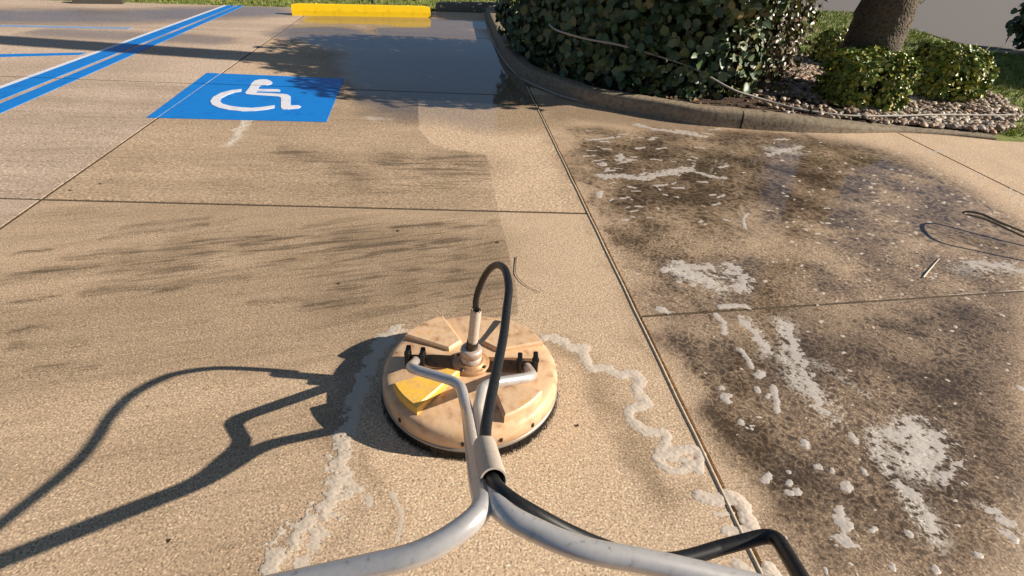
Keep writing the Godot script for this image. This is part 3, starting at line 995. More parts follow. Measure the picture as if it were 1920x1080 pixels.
func wheel_stop(label: String, a: Vector3, b: Vector3, h: float, m: StandardMaterial3D, dirt: String) -> void:
	var t := thing("wheel_stop", label, "wheel stop", (a + b) * 0.5)
	var d := (b - a).normalized()
	var w := Vector3(d.z, 0, -d.x)      # away from the viewer
	if w.z > 0: w = -w
	var n := noise(55, 3.0, 3)
	var mb := MB.new()
	var L := a.distance_to(b)
	var prof := [[0.0, 0.0], [0.012, h * 0.42], [0.045, h - 0.012], [0.06, h], [0.125, h], [0.14, h - 0.012], [0.172, h * 0.42], [0.184, 0.0]]
	var steps := 24
	for q in prof.size() - 1:
		var e := Vector2(prof[q + 1][0] - prof[q][0], prof[q + 1][1] - prof[q][1]).normalized()
		var nn := w * -e.y + Vector3.UP * e.x
		var last := -1
		for k in steps + 1:
			var o := d * (L * (float(k) / steps - 0.5))
			var taper := 1.0 - (0.12 if k == 0 or k == steps else 0.0)
			var p0: Vector3 = o + w * prof[q][0] + Vector3(0, prof[q][1] * taper, 0)
			var p1: Vector3 = o + w * prof[q + 1][0] + Vector3(0, prof[q + 1][1] * taper, 0)
			p0 += nn * n.get_noise_3dv(p0 * 2.0) * 0.003
			p1 += nn * n.get_noise_3dv(p1 * 2.0) * 0.003
			var f := mb.v.size()
			mb.vert(p0, nn, Vector2(p0.x, p0.y)); mb.vert(p1, nn, Vector2(p1.x, p1.y))
			if last >= 0: mb.quad(last, last + 1, f + 1, f)
			last = f
	for s in [-1.0, 1.0]:
		var f := mb.v.size()
		for q in prof: mb.vert(d * (L * 0.5 * s) + w * q[0] + Vector3(0, q[1] * 0.88, 0), d * s)
		for q in range(1, prof.size() - 1): mb.tri(f, f + q, f + q + 1)
	var tex := noise_tex(71, 0.02, [Color(0.86, 0.85, 0.82), Color(0.98, 0.98, 0.98), Color(1, 1, 1), Color(0.92, 0.92, 0.9)], 256, 5)
	obj("body", mb.mesh(), textured(m, tex, 1.5), t)
	for s in [-0.33, 0.33]:
		var pin := MB.new()
		lathe(pin, [Vector2(0.016, h - 0.02), Vector2(0.016, h + 0.004), Vector2(0.012, h + 0.008), Vector2(0.0, h + 0.008)], 12, d * L * s + w * 0.092)
		obj("anchor_pin", pin.mesh(), mat(Color(0.30, 0.24, 0.19), 0.7, 0.5) if dirt == "" else m, t)

# ================================================================= the surface cleaner
const HUB := Vector3(-0.117, 0, -1.272)
func build_machine() -> void:
	var t := thing("surface_cleaner", "worn tan round pressure surface cleaner with aluminium handle tubes on wet concrete", "surface cleaner", HUB)
	var inv := -HUB
	var hub_local := func(p: Vector3) -> Vector3: return p + inv
	var tan_tex := noise_tex(101, 0.010, [Color(0.50, 0.38, 0.30), Color(0.80, 0.67, 0.55), Color(0.87, 0.76, 0.64), Color(0.90, 0.80, 0.69), Color(0.89, 0.77, 0.63), Color(0.89, 0.73, 0.50)], 512, 5)
	var scuff := noise_tex(102, 0.05, [Color.BLACK, Color.GRAY, Color.WHITE], 256, 4)
	var m_deck := textured(mat(Color(0.99, 0.94, 0.88), 0.5), tan_tex, 2.6, scuff, 0.06)
	var m_yel := textured(mat(Color(1.0, 0.94, 0.76), 0.45), noise_tex(103, 0.016, [Color(0.84, 0.70, 0.55), Color(0.92, 0.78, 0.50), Color(0.95, 0.80, 0.40), Color(0.93, 0.80, 0.60)], 256, 4), 3.5, scuff, 0.05)
	var alu_tex := noise_tex(104, 0.03, [Color(0.62, 0.60, 0.58), Color(0.84, 0.83, 0.82), Color(0.87, 0.86, 0.85), Color(0.88, 0.87, 0.86), Color(0.85, 0.84, 0.83)], 256, 5)
	var m_alu := textured(mat(Color(0.97, 0.96, 0.95), 0.32, 0.45), alu_tex, 9.0)
	var m_pvc := textured(mat(Color(0.93, 0.88, 0.82), 0.5, 0.15), alu_tex, 12.0)
	var m_black := mat(Color(0.045, 0.042, 0.04), 0.55)
	var m_rub := textured(mat(Color(0.16, 0.16, 0.165), 0.42), scuff, 6.0)
	m_rub.albedo_texture = noise_tex(105, 0.06, [Color(0.55, 0.55, 0.55), Color(0.85, 0.85, 0.85), Color.WHITE], 256, 3)
	var m_steel := mat(Color(0.36, 0.33, 0.30), 0.45, 0.8)
	# deck: skirt, rolled edge, shallow dome
	var mb := MB.new()
	lathe(mb, [Vector2(0.272, 0.036), Vector2(0.2825, 0.040), Vector2(0.2830, 0.070), Vector2(0.2805, 0.087), Vector2(0.274, 0.0965), Vector2(0.264, 0.1020), Vector2(0.250, 0.1050), Vector2(0.16, 0.1100), Vector2(0.0, 0.112)], 120)
	var deck := obj("deck", mb.mesh(), m_deck, t)
	mb = MB.new()
	lathe(mb, [Vector2(0.270, 0.031), Vector2(0.2850, 0.032), Vector2(0.2862, 0.037), Vector2(0.2850, 0.042), Vector2(0.281, 0.044)], 120)
	obj("trim_ring", mb.mesh(), textured(mat(Color(0.75, 0.72, 0.68), 0.4, 0.5), alu_tex, 9.0), t)
	# raised wedges of the deck
	var pads := [
		[[842, 653], [866, 638], 830, 590, 759, 627, 0.262, 0.013, false],
		[[905, 640], [935, 655], 1016, 641, 940, 600, 0.262, 0.013, false],
		[[862, 694], [838, 688], 733, 718, 776, 768, 0.258, 0.026, true],
		[[925, 728], [945, 706], 952, 790, 1026, 735, 0.258, 0.022, true]]
	for p in pads:
		var lvl: float = 0.112 + p[7]
		var poly := PackedVector2Array()
		for q in [p[0], p[1]]:
			var g := G(q[0], q[1], lvl) - HUB
			poly.append(Vector2(g.x, g.z))
		var ga := G(p[2], p[3], lvl) - HUB
		var gb := G(p[4], p[5], lvl) - HUB
		var a0 := atan2(ga.z, ga.x)
		var a1 := atan2(gb.z, gb.x)
		if p[0][0] == 842 or true:
			var da := wrapf(a1 - a0, -PI, PI)
			for k in 15: poly.append(Vector2(cos(a0 + da * k / 14.0), sin(a0 + da * k / 14.0)) * p[6])
		var hull := Geometry2D.convex_hull(poly)
		hull.remove_at(hull.size() - 1)
		mb = MB.new()
		slab(mb, hull, lvl, 0.090, 0.0055)
		obj("raised_pad", mb.mesh(), m_yel if p[7] > 0.025 else m_deck, t)
	# mounting bar and brackets
	var across := (G(1003, 676, 0.13) - G(766, 668, 0.13)).normalized()
	var bs := Basis(across, Vector3.UP, across.cross(Vector3.UP))
	mb = MB.new()
	box(mb, Vector3(0.005, 0.1155, 0.0), Vector3(0.205, 0.003, 0.030), bs, 0.001)
	obj("mounting_bar", mb.mesh(), textured(mat(Color(0.62, 0.52, 0.42), 0.6, 0.3), tan_tex, 5.0), t)
	for px in [[766, 676], [793, 680], [974, 690], [1003, 688]]:
		var p := G(px[0], px[1], 0.118) - HUB
		mb = MB.new()
		box(mb, p + Vector3(0, 0.022, 0), Vector3(0.0075, 0.026, 0.024), bs, 0.003)
		var br := obj("bracket", mb.mesh(), m_black, t)
		mb = MB.new()
		var ax: Vector3 = bs.x * 0.011
		tube(mb, [p + Vector3(0, 0.030, 0) - ax, p + Vector3(0, 0.030, 0) + ax], 0.008, 8)
		obj("bolt", mb.mesh(), m_steel, br)
	# swivel
	mb = MB.new()
	lathe(mb, [Vector2(0.060, 0.112), Vector2(0.060, 0.120), Vector2(0.056, 0.124), Vector2(0.046, 0.125), Vector2(0.044, 0.129), Vector2(0.040, 0.133), Vector2(0.036, 0.134)], 48)
	var sw := obj("swivel", mb.mesh(), textured(mat(Color(0.86, 0.76, 0.66), 0.5, 0.25), tan_tex, 6.0), t)
	for k in 4:
		mb = MB.new()
		lathe(mb, [Vector2(0.006, 0.123), Vector2(0.006, 0.128), Vector2(0.0, 0.129)], 6, Vector3(cos(0.5 + k * PI / 2), 0, sin(0.5 + k * PI / 2)) * 0.051)
		obj("bolt", mb.mesh(), m_steel, sw)
	mb = MB.new()
	lathe(mb, [Vector2(0.034, 0.132), Vector2(0.0345, 0.150), Vector2(0.0325, 0.151), Vector2(0.0325, 0.155), Vector2(0.0345, 0.156), Vector2(0.0345, 0.172), Vector2(0.033, 0.178), Vector2(0.028, 0.181), Vector2(0.018, 0.182)], 40)
	obj("swivel_body", mb.mesh(), textured(mat(Color(0.92, 0.84, 0.78), 0.45, 0.3), alu_tex, 10.0), sw)
	var top := G(893, 581, 0.33) - HUB
	var foot := Vector3(0.002, 0.18, 0.0)
	mb = MB.new()
	tube(mb, [foot, foot.lerp(top, 0.18)], 0.021, 6)
	obj("hex_nut", mb.mesh(), m_steel, sw)
	mb = MB.new()
	tube(mb, [foot.lerp(top, 0.18), top], 0.0165, 8, -1.0, false)
	tube(mb, [top, foot.lerp(top, 0.75)], 0.0125, 8, -1.0, false)
	var rim := MB.new()
	obj("hose_fitting", mb.mesh(), m_pvc, sw)
	# brush skirt
	mb = MB.new()
	lathe(mb, [Vector2(0.266, 0.002), Vector2(0.2825, 0.002), Vector2(0.2840, 0.033), Vector2(0.262, 0.033)], 120)
	for k in 1500:
		var a := rng.randf() * TAU
		var d := Vector3(cos(a), 0, sin(a))
		var s := Vector3(-sin(a), 0, cos(a)) * 0.0016
		var r1 := rng.randf_range(0.280, 0.296)
		var p0: Vector3 = d * 0.2842 + Vector3(0, 0.030, 0)
		var p1: Vector3 = d * r1 + Vector3(0, rng.randf_range(0.001, 0.007), 0) + s * rng.randf_range(-4, 4)
		var f := mb.v.size()
		for q in [p0 - s, p0 + s, p1 + s * 0.6, p1 - s * 0.6]: mb.vert(q, d)
		mb.quad(f, f + 1, f + 2, f + 3)
	obj("brush_skirt", mb.mesh(), m_black, t)
	for px in [[748, 787], [1005, 800], [868, 826], [941, 826]]:
		var g := G(px[0], px[1], 0.07) - HUB
		var d := Vector3(g.x, 0, g.z).normalized()
		mb = MB.new()
		box(mb, d * 0.283 + Vector3(0, 0.066, 0), Vector3(0.0045, 0.007, 0.003), Basis(Vector3(-d.z, 0, d.x), Vector3.UP, d), 0.001)
		obj("rivet", mb.mesh(), m_black, deck)
	# handle tubes: out of the brackets, up, in to the middle, up together and apart again
	var lt := [G(780, 676, 0.138), G(768, 690, 0.275), G(862, 718, 0.31), D(876, 770, 1.24), D(884, 822, 0.97), D(899, 915, 0.71), D(911, 960, 0.635), D(800, 1038, 0.60), D(613, 1079, 0.60), D(380, 1130, 0.60)]
	var rt := [G(989, 688, 0.138), G(1000, 706, 0.275), G(905, 721, 0.31), D(896, 770, 1.23), D(906, 822, 0.97), D(924, 915, 0.705), D(934, 960, 0.635), D(1078, 1030, 0.60), D(1212, 1052, 0.60), D(1500, 1118, 0.60)]
	for l in [lt, rt]:
		var path := []
		for p in l: path.append(p + inv)
		mb = MB.new()
		tube(mb, round_corners(path, 0.042, 10), 0.0138, 20)
		obj("handle_tube", mb.mesh(), m_alu, t)
	# strap that holds the tubes together and the sleeve for the hose
	mb = MB.new()
	var s0 := D(909, 836, 0.855) + inv
	var s1 := D(926, 903, 0.70) + inv
	tube(mb, [s0, s1], 0.0185, 28, -1.0, false)
	tube(mb, [s1, s0], 0.0160, 28, -1.0, false)
	var ax2 := (s1 - s0).normalized()
	for e in [s0, s1]:
		var side := ax2.cross(Vector3.UP).normalized()
		var up := side.cross(ax2)
		var f := mb.v.size()
		for k in 29:
			var dd := side * cos(TAU * k / 28) + up * sin(TAU * k / 28)
			mb.vert(e + dd * 0.0160, ax2 * (1 if e == s1 else -1)); mb.vert(e + dd * 0.0185, ax2 * (1 if e == s1 else -1))
		for k in 28: mb.quad(f + k * 2, f + k * 2 + 1, f + k * 2 + 3, f + k * 2 + 2)
	obj("hose_sleeve", mb.mesh(), m_pvc, t)
	# pressure hose
	var hp := []
	for q in [[893, 592, 1.63], [893, 560, 1.594], [905, 525, 1.545], [920, 503, 1.484], [935, 497, 1.425], [948, 508, 1.345], [954, 540, 1.268], [950, 580, 1.21], [944, 630, 1.135], [930, 700, 1.02], [918, 760, 0.935], [910, 815, 0.868], [916, 862, 0.79], [925, 902, 0.70], [950, 930, 0.66], [1000, 962, 0.645], [1080, 1004, 0.65], [1170, 1038, 0.66], [1260, 1050, 0.68], [1350, 1027, 0.70]]: hp.append(D(q[0], q[1], q[2]) + inv)
	var sm := smooth_path(hp, 8)
	sm.append_array(round_corners([hp[-1], D(1452, 1000, 0.71) + inv, D(1530, 1130, 0.57) + inv], 0.026, 8))
	var tidy := [sm[0]]
	for p in sm:
		if p.distance_to(tidy[-1]) > 0.002: tidy.append(p)
	mb = MB.new()
	tube(mb, tidy, 0.0098, 18)
	obj("pressure_hose", mb.mesh(), m_rub, t)

# ================================================================= plants
func build_plants() -> void:
	# --- broad-leaved hedge
	var lobesA := [[Vector3(0.42, 0.66, -6.45), Vector3(0.74, 0.85, 0.85)], [Vector3(0.86, 0.66, -5.68), Vector3(0.76, 0.98, 0.78)], [Vector3(1.38, 0.60, -5.26), Vector3(0.72, 1.0, 0.56)], [Vector3(1.5, 1.15, -5.15), Vector3(0.75, 0.45, 0.78)]]
	var palA := [Color(0.05, 0.09, 0.034), Color(0.07, 0.115, 0.040), Color(0.10, 0.145, 0.065), Color(0.062, 0.105, 0.05), Color(0.13, 0.17, 0.08), Color(0.08, 0.13, 0.045), Color(0.20, 0.18, 0.06)]
	var hedge := thing("hedge", "tall dense hedge of broad dark green leaves behind the curved kerb", "hedge", Vector3(0.8, 0.09, -5.9))
	plant(hedge, lobesA, 24000, palA, leaf_mesh(0.078, 0.056, 0.25, 0.75), Vector2(0.45, 1.3), 0.90, 0.42, 201, 0.5, 300)
	# --- twiggy bronze shrub at the hedge's end
	var lobesB := [[Vector3(1.98, 0.62, -5.50), Vector3(0.62, 1.0, 0.52)], [Vector3(2.24, 0.72, -6.1), Vector3(0.52, 0.95, 0.6)], [Vector3(2.2, 1.2, -5.8), Vector3(0.62, 0.45, 0.7)]]
	var palB := [Color(0.075, 0.085, 0.035), Color(0.12, 0.10, 0.045), Color(0.16, 0.10, 0.05), Color(0.07, 0.10, 0.035), Color(0.19, 0.15, 0.08), Color(0.11, 0.065, 0.035)]
	var bronze := thing("twiggy_shrub", "twiggy shrub of small bronze and green leaves at the hedge's end", "shrub", Vector3(2.2, 0.08, -5.85))
	plant(bronze, lobesB, 15000, palB, leaf_mesh(0.05, 0.028, 0.3, 0.5), Vector2(0.7, 1.3), 0.95, 0.45, 211, 0.5, 0)
	# --- clipped round shrubs
	var palC := [Color(0.16, 0.23, 0.04), Color(0.24, 0.30, 0.045), Color(0.34, 0.36, 0.055), Color(0.11, 0.17, 0.03), Color(0.42, 0.38, 0.07)]
	var c1 := thing("clipped_shrub", "clipped round shrub of glossy leaves in front of the palm trunk", "shrub", Vector3(3.13, 0.03, -5.22), "clipped shrubs in the bed")
	plant(c1, [[Vector3(3.10, 0.235, -5.20), Vector3(0.34, 0.25, 0.27)]], 6500, palC, leaf_mesh(0.050, 0.032, 0.3, 0.6), Vector2(0.6, 1.15), 0.55, 0.3, 221, 0.6, 0)
	var c2 := thing("clipped_shrub", "clipped shrub with a spiky shoot, beside the lawn", "shrub", Vector3(4.1, 0.03, -5.6), "clipped shrubs in the bed")
	plant(c2, [[Vector3(4.14, 0.25, -5.70), Vector3(0.27, 0.26, 0.26)], [Vector3(4.46, 0.20, -5.78), Vector3(0.14, 0.20, 0.20)]], 7500, palC, leaf_mesh(0.050, 0.032, 0.3, 0.6), Vector2(0.6, 1.15), 0.58, 0.3, 231, 0.6, 0)
	var c3 := thing("clipped_shrub", "small dark shrub between the hedge and the palm trunk", "shrub", Vector3(3.5, 0.03, -6.9), "clipped shrubs in the bed")
	plant(c3, [[Vector3(3.78, 0.18, -7.1), Vector3(0.26, 0.22, 0.24)]], 2600, palC, leaf_mesh(0.045, 0.028, 0.3, 0.6), Vector2(0.7, 1.3), 0.7, 0.4, 241, 0.6, 0)
	var c4 := thing("rounded_shrub", "loose rounded shrub behind the hedge at the bed's far corner", "shrub", Vector3(0.55, 0.05, -9.35))
	plant(c4, [[Vector3(0.55, 0.50, -9.40), Vector3(0.75, 0.55, 0.62)]], 5200, palB + palA, leaf_mesh(0.07, 0.045, 0.3, 0.6), Vector2(0.7, 1.3), 0.9, 0.5, 245, 0.6, 0)
	# spiky shoot
	var sp := MB.new()
	var root := Vector3(4.36, 0.30, -5.70) - c2.position
	for q in [[Vector3(0.16, 0.27, -0.05), 0.011], [Vector3(0.20, 0.25, 0.03), 0.010], [Vector3(0.09, 0.20, -0.02), 0.010]]:
		blade(sp, root, root + q[0], q[1])
	var mg := mat(Color.WHITE, 0.45)
	mg.albedo_color = Color(0.62, 0.66, 0.25)
	obj("shoot", sp.mesh(), mg, c2)
	# --- palm
	var foot := G(1592, 180)
	foot.y = 0.03
	var palm := thing("palm_tree", "tall palm with a thick rough grey trunk standing in the bed", "palm tree", foot)
	var tr := MB.new()
	var n := noise(251, 2.2, 4)
	var seg := 40
	var rows := 150
	var top := Vector3(0.35, 7.6, -0.1)
	for k in rows + 1:
		var y := 7.6 * k / rows
		var r := 0.240 - 0.010 * y + 0.05 * exp(-y * 3.0)
		var c := Vector3(0.35 * pow(y / 7.6, 1.4) + 0.02 * sin(y * 1.3), y - 0.06, -0.1 * y / 7.6)
		for s in seg + 1:
			var a := TAU * s / seg
			var d := Vector3(cos(a), 0, sin(a))
			var sp2 := Vector3(cos(a), y * 2.2, sin(a))
			var rr := r + 0.016 * n.get_noise_3dv(sp2 * 2.0) + 0.010 * n.get_noise_3dv(Vector3(cos(a) * 9.0, y * 3.0, sin(a) * 9.0)) + 0.006 * sin(y * 42.0 + 2.0 * n.get_noise_3dv(sp2))
			tr.vert(c + d * rr, (d + Vector3(0, 0.25 * cos(y * 42.0), 0)).normalized(), Vector2(float(s) / seg, y))
	for k in rows:
		for s in seg:
			var a := k * (seg + 1) + s
			tr.quad(a, a + 1, a + seg + 2, a + seg + 1)
	var bark := noise_tex(261, 0.03, [Color(0.20, 0.17, 0.14), Color(0.34, 0.30, 0.25), Color(0.45, 0.40, 0.34), Color(0.30, 0.26, 0.21)])
	var bbump := noise_tex(262, 0.09, [Color.BLACK, Color.WHITE], 256, 4)
	obj("trunk", tr.mesh(), textured(mat(Color.WHITE, 0.9), bark, 1.8, bbump, 1.5), palm)
	var boots := MB.new()
	for k in 34:      # frayed leaf bases still clinging to the trunk
		var y := rng.randf_range(0.25, 2.2)
		var a := rng.randf_range(-0.7, 1.1)
		var r := 0.255 - 0.012 * y + 0.05 * exp(-y * 3.0)
		var d := Vector3(cos(a), 0, sin(a))
		var p := Vector3(0.35 * pow(y / 7.6, 1.4), y, 0) + d * (r - 0.004)
		blade(boots, p, p + d * rng.randf_range(0.01, 0.035) + Vector3(rng.randf_range(-0.02, 0.02), rng.randf_range(0.03, 0.09), rng.randf_range(-0.03, 0.03)), rng.randf_range(0.006, 0.016))
	obj("leaf_base", boots.mesh(), mat(Color(0.52, 0.46, 0.36), 0.85), palm)
	var fr := frond_mesh()
	var fm := mat(Color(0.30, 0.38, 0.14), 0.5)
	fm.backlight_enabled = true
	fm.backlight = Color(0.15, 0.2, 0.05)
	for k in 18:
		var f := obj("frond", fr, fm, palm)
		f.position = top
		f.rotation = Vector3(rng.randf_range(-0.75, 0.5), TAU * k / 18.0 + rng.randf_range(-0.2, 0.2), 0)
	# --- a leafy tree beyond the frame that shades the lawn
	var palT := [Color(0.04, 0.075, 0.03), Color(0.06, 0.10, 0.035), Color(0.05, 0.08, 0.03)]
	var tree := thing("garden_tree", "low leafy tree beside the road whose shade falls on the lawn", "tree", Vector3(9.6, 0, -7.6))
	var tm := MB.new()
	tube(tm, smooth_path([Vector3(0, -0.05, 0), Vector3(0.03, 0.6, 0.02), Vector3(-0.03, 1.2, 0)], 5), 0.13, 12, 0.08)
	obj("trunk", tm.mesh(), textured(mat(Color.WHITE, 0.9), bark, 1.8), tree)
	var lt := leaves_in([[Vector3(9.6, 1.5, -7.3), Vector3(1.0, 0.8, 1.0)], [Vector3(9.8, 1.2, -8.3), Vector3(0.9, 0.7, 0.6)], [D(1950, 40, 8.0), Vector3(0.30, 0.42, 0.30)]], 6500, palT, Vector2(0.8, 1.4), 0.95, 0.6, 271)
	for k in lt[0].size(): lt[0][k].origin -= tree.position
	scatter("crown", leaf_mesh(0.11, 0.07, 0.25, 0.6), leaf_material(0.45, Color(0.15, 0.22, 0.05)), lt[0], lt[1], tree)
	# leaf litter under the hedge
	var ltf := []
	var lc := []
	while ltf.size() < 900:
		var p := Vector2(rng.randf_range(-0.2, 4.6), rng.randf_range(-7.2, -4.4))
		if not Geometry2D.is_point_in_polygon(p, bed_poly) or (p.x > 2.6 and rng.randf() < 0.6): continue
		ltf.append(Transform3D(Basis.from_euler(Vector3(rng.randf_range(-0.5, 0.5), rng.randf() * TAU, rng.randf_range(-0.5, 0.5))).scaled_local(Vector3.ONE * rng.randf_range(0.7, 1.3)), Vector3(p.x, bed_y(p.x) + 0.035, p.y)))
		lc.append([Color(0.20, 0.12, 0.06), Color(0.28, 0.18, 0.09), Color(0.13, 0.08, 0.05)][rng.randi() % 3])
	tag(scatter("leaf_litter", leaf_mesh(0.055, 0.03, 0.4, 0.5), leaf_material(0.8, Color(0.1, 0.06, 0.03)), ltf, lc, self), "dry brown leaf litter lying on the bed under the hedge", "leaf litter")

func blade(mb: MB, a: Vector3, b: Vector3, w: float) -> void:
	var d := b - a
	var s := d.cross(Vector3(0.3, 0.2, 1)).normalized() * w
	var nn := s.cross(d).normalized()
	var f := mb.v.size()
	for q in [a - s, a + s, a + d * 0.6 + s * 0.7, a + d * 0.6 - s * 0.7, b]: mb.vert(q, nn)
	mb.quad(f, f + 1, f + 2, f + 3)
	mb.tri(f + 3, f + 2, f + 4)
func frond_mesh() -> ArrayMesh:
	var mb := MB.new()
	var path := []
	for k in 13:
		var t := k / 12.0
		path.append(Vector3(0, 0.75 * t - 1.25 * t * t, 2.0 * t))
	tube(mb, path, 0.02, 6, 0.006)
	for k in 46:
		var t := 0.22 + 0.78 * k / 45.0
		var p := Vector3(0, 0.75 * t - 1.25 * t * t, 2.0 * t)
		for s in [-1.0, 1.0]: blade(mb, p, p + Vector3(s * 0.5 * (1.1 - 0.6 * t), -0.18, 0.35), 0.012)
	return mb.mesh()
# foliage and stems under a plant; the leaves that face the viewer most openly become leaves of their own
func plant(root: Node3D, lobes: Array, count: int, palette: Array, leaf: Mesh, size: Vector2, boxy: float, shell: float, seed_: int, flat: float, single: int) -> void:
	var l := leaves_in(lobes, count, palette, size, boxy, shell, seed_, flat)
	var m := leaf_material(0.48 if single > 0 else 0.38, Color(0.14, 0.18, 0.05))
	var picked := {}
	if single > 0:
		var order := range(l[0].size())
		var score := []
		for k in l[0].size():
			var p: Vector3 = l[0][k].origin
			score.append(p.distance_to(EYE) + (5.0 if p.y > 0.75 else 0.0))
		order.sort_custom(func(a, b): return score[a] < score[b])
		for k in single:
			picked[order[k]] = true
	var tf := []
	var col := []
	var tint := {}
	for k in l[0].size():
		var t: Transform3D = l[0][k]
		t.origin -= root.position
		if picked.has(k):
			var key: int = k % 4
			if not tint.has(key):
				var c: Color = palette[key % palette.size()]
				var lm := mat(c.linear_to_srgb(), 0.38)
				lm.backlight_enabled = true
				lm.backlight = Color(0.14, 0.18, 0.05)
				tint[key] = lm
			var o := obj("leaf", leaf, tint[key], root)
			o.transform = t
		else:
			tf.append(t); col.append(l[1][k])
	scatter("foliage", leaf, m, tf, col, root)
	var moved := []
	for q in lobes: moved.append([q[0] - root.position, q[1]])
	obj("stem", stems(moved, 0.0, 90 if count > 9000 else 14, 0.008), mat(Color(0.30, 0.24, 0.17), 0.9), root)

# ================================================================= foam, hoses and litter
func build_small_things() -> void:
	var m_foam := mat(Color(0.90, 0.84, 0.77, 0.80), 0.4)
	m_foam.transparency = BaseMaterial3D.TRANSPARENCY_ALPHA
	var trail := []
	for q in [[10, 0.22, 9, [[1022, 632], [1036, 633], [1054, 639], [1068, 651], [1095, 652], [1097, 671], [1109, 690], [1140, 692], [1160, 702], [1188, 700], [1200, 714], [1193, 736], [1213, 757], [1188, 765], [1181, 781], [1203, 805], [1232, 810], [1249, 815], [1244, 839], [1237, 856]]],
			[9, 0.35, 10, [[1232, 862], [1250, 876], [1275, 882], [1300, 870]]], [10, 0.2, 11, [[1244, 850], [1275, 846], [1300, 842], [1313, 858], [1308, 880]]], [7, 0.6, 7, [[1255, 862], [1290, 860]]],
			[12, 0.15, 11, [[1312, 930], [1335, 935], [1355, 934], [1378, 935]]], [13, 0.15, 12, [[1370, 932], [1392, 945], [1400, 965], [1410, 990]]], [9, 0.3, 9, [[1362, 995], [1385, 995], [1408, 997]]], [4, 0.4, 5, [[1340, 965], [1375, 962]]],
			[16, 0.2, 12, [[1440, 1070], [1462, 1090]]], [12, 0.5, 8, [[1385, 1060], [1420, 1085]]]]: trail.append(q)
	var f1 := obj("foam", foam(trail, 0.0, 0.0042, 301), m_foam)
	tag(f1, "winding ridge of white soap foam leading away from the cleaner toward the joint", "foam", "", "stuff")
	var left := [[14, 0.55, 8, [[748, 618], [730, 632], [712, 650], [695, 680], [684, 705], [672, 740], [660, 775], [650, 810]]], [10, 0.7, 6, [[720, 628], [700, 662], [690, 690]]], [20, 0.75, 12, [[648, 820], [640, 850], [632, 890], [622, 930], [605, 965]]], [26, 0.85, 12, [[640, 930], [590, 975], [550, 1010], [520, 1045], [500, 1085]]],
			[10, 0.85, 4, [[650, 880], [660, 905], [690, 940]]], [5, 0.5, 3, [[735, 925], [750, 960], [752, 990], [742, 1015]]], [16, 0.95, 5, [[600, 1000], [570, 1050], [540, 1090]]]]
	var m_wash := mat(Color(0.92, 0.87, 0.80, 0.60), 0.35)
	m_wash.transparency = BaseMaterial3D.TRANSPARENCY_ALPHA
	var f2 := obj("foam", foam(left, 0.0, 0.0045, 311), m_wash)
	tag(f2, "lacy wet soap foam curving back along the shaded side of the cleaner", "foam", "", "stuff")
	var m_soap := mat(Color(0.92, 0.88, 0.84, 0.60), 0.4)
	m_soap.transparency = BaseMaterial3D.TRANSPARENCY_ALPHA
	var drive := [[10, 0.62, 8, [[1135, 331], [1165, 330], [1200, 334], [1225, 330], [1250, 324], [1290, 317]]], [6, 0.7, 5, [[1290, 317], [1330, 330], [1360, 333]]], [7, 0.65, 7, [[1195, 233], [1225, 242], [1260, 246], [1320, 256]]], [4, 0.3, 6, [[1270, 244], [1305, 250]]], [30, 0.93, 6, [[1300, 515], [1325, 525]]], [10, 0.5, 6, [[1270, 492], [1300, 502], [1330, 500]]],
			[16, 0.85, 6, [[1370, 500], [1395, 525], [1385, 540]]], [6, 0.2, 8, [[1350, 576], [1375, 573], [1397, 575]]], [3, 0.4, 5, [[1402, 400], [1394, 412], [1398, 428]]], [6, 0.6, 5, [[1340, 590], [1355, 605], [1358, 625]]], [5, 0.3, 7, [[1386, 655], [1400, 670], [1410, 690]]], [6, 0.3, 7, [[1450, 725], [1455, 748], [1456, 770]]], [12, 0.9, 5, [[1395, 600], [1425, 640], [1440, 660]]],
			[14, 1.0, 4, [[1475, 610], [1495, 670], [1520, 720], [1540, 770]]], [46, 0.97, 6, [[1725, 815], [1735, 860]]], [20, 0.95, 6, [[1660, 815], [1680, 815]]], [14, 0.95, 6, [[1690, 915], [1725, 940], [1745, 985]]], [12, 0.5, 8, [[1575, 960], [1578, 985]]], [16, 0.7, 8, [[1575, 1010], [1590, 1015]]], [6, 0.4, 7, [[1595, 812], [1602, 828]]], [7, 0.7, 4, [[1165, 290], [1160, 300]]], [18, 1.0, 4, [[1820, 495], [1900, 500]]], [22, 0.95, 4, [[1870, 970], [1890, 985]]], [4, 0.5, 5, [[1105, 262], [1150, 258]]], [3, 0.6, 4, [[1735, 285], [1775, 283]]],
			[5, 0.5, 5, [[1455, 262], [1478, 261]]], [8, 0.9, 4, [[1440, 290], [1500, 275]]]]
	for q in [[1355, 728], [1366, 742], [1388, 790], [1510, 830], [1440, 892], [1478, 884], [1482, 905], [1476, 922], [1590, 908], [1675, 1060], [1548, 1066], [1530, 876], [1620, 882], [1640, 992], [1360, 745], [1425, 700], [1560, 880], [1495, 920], [1700, 1000], [1755, 1065], [1830, 1040], [1910, 727], [1905, 1010], [1590, 985], [1440, 740], [1420, 728], [1250, 505], [1240, 580], [1130, 308], [1125, 360]]:
		drive.append([rng.randf_range(4.5, 9.0), 0.35, 9, [q, [q[0] + rng.randf_range(-6, 8), q[1] + rng.randf_range(0, 9)]]])
	for k in 110:      # broken suds drifting toward the kerb
		var q := [rng.randf_range(1085, 1360), rng.randf_range(238, 420)]
		if q[0] < 1060 + (q[1] - 240) * 0.52 or rng.randf() < (q[0] - 1085) / 500.0: continue
		drive.append([rng.randf_range(1.2, 4.2), 0.6, 5, [q, [q[0] + rng.randf_range(2, 20), q[1] + rng.randf_range(-4, 3)]]])
	var f3 := obj("foam", foam(drive, DRIVE_Y, 0.0042, 321), m_soap)
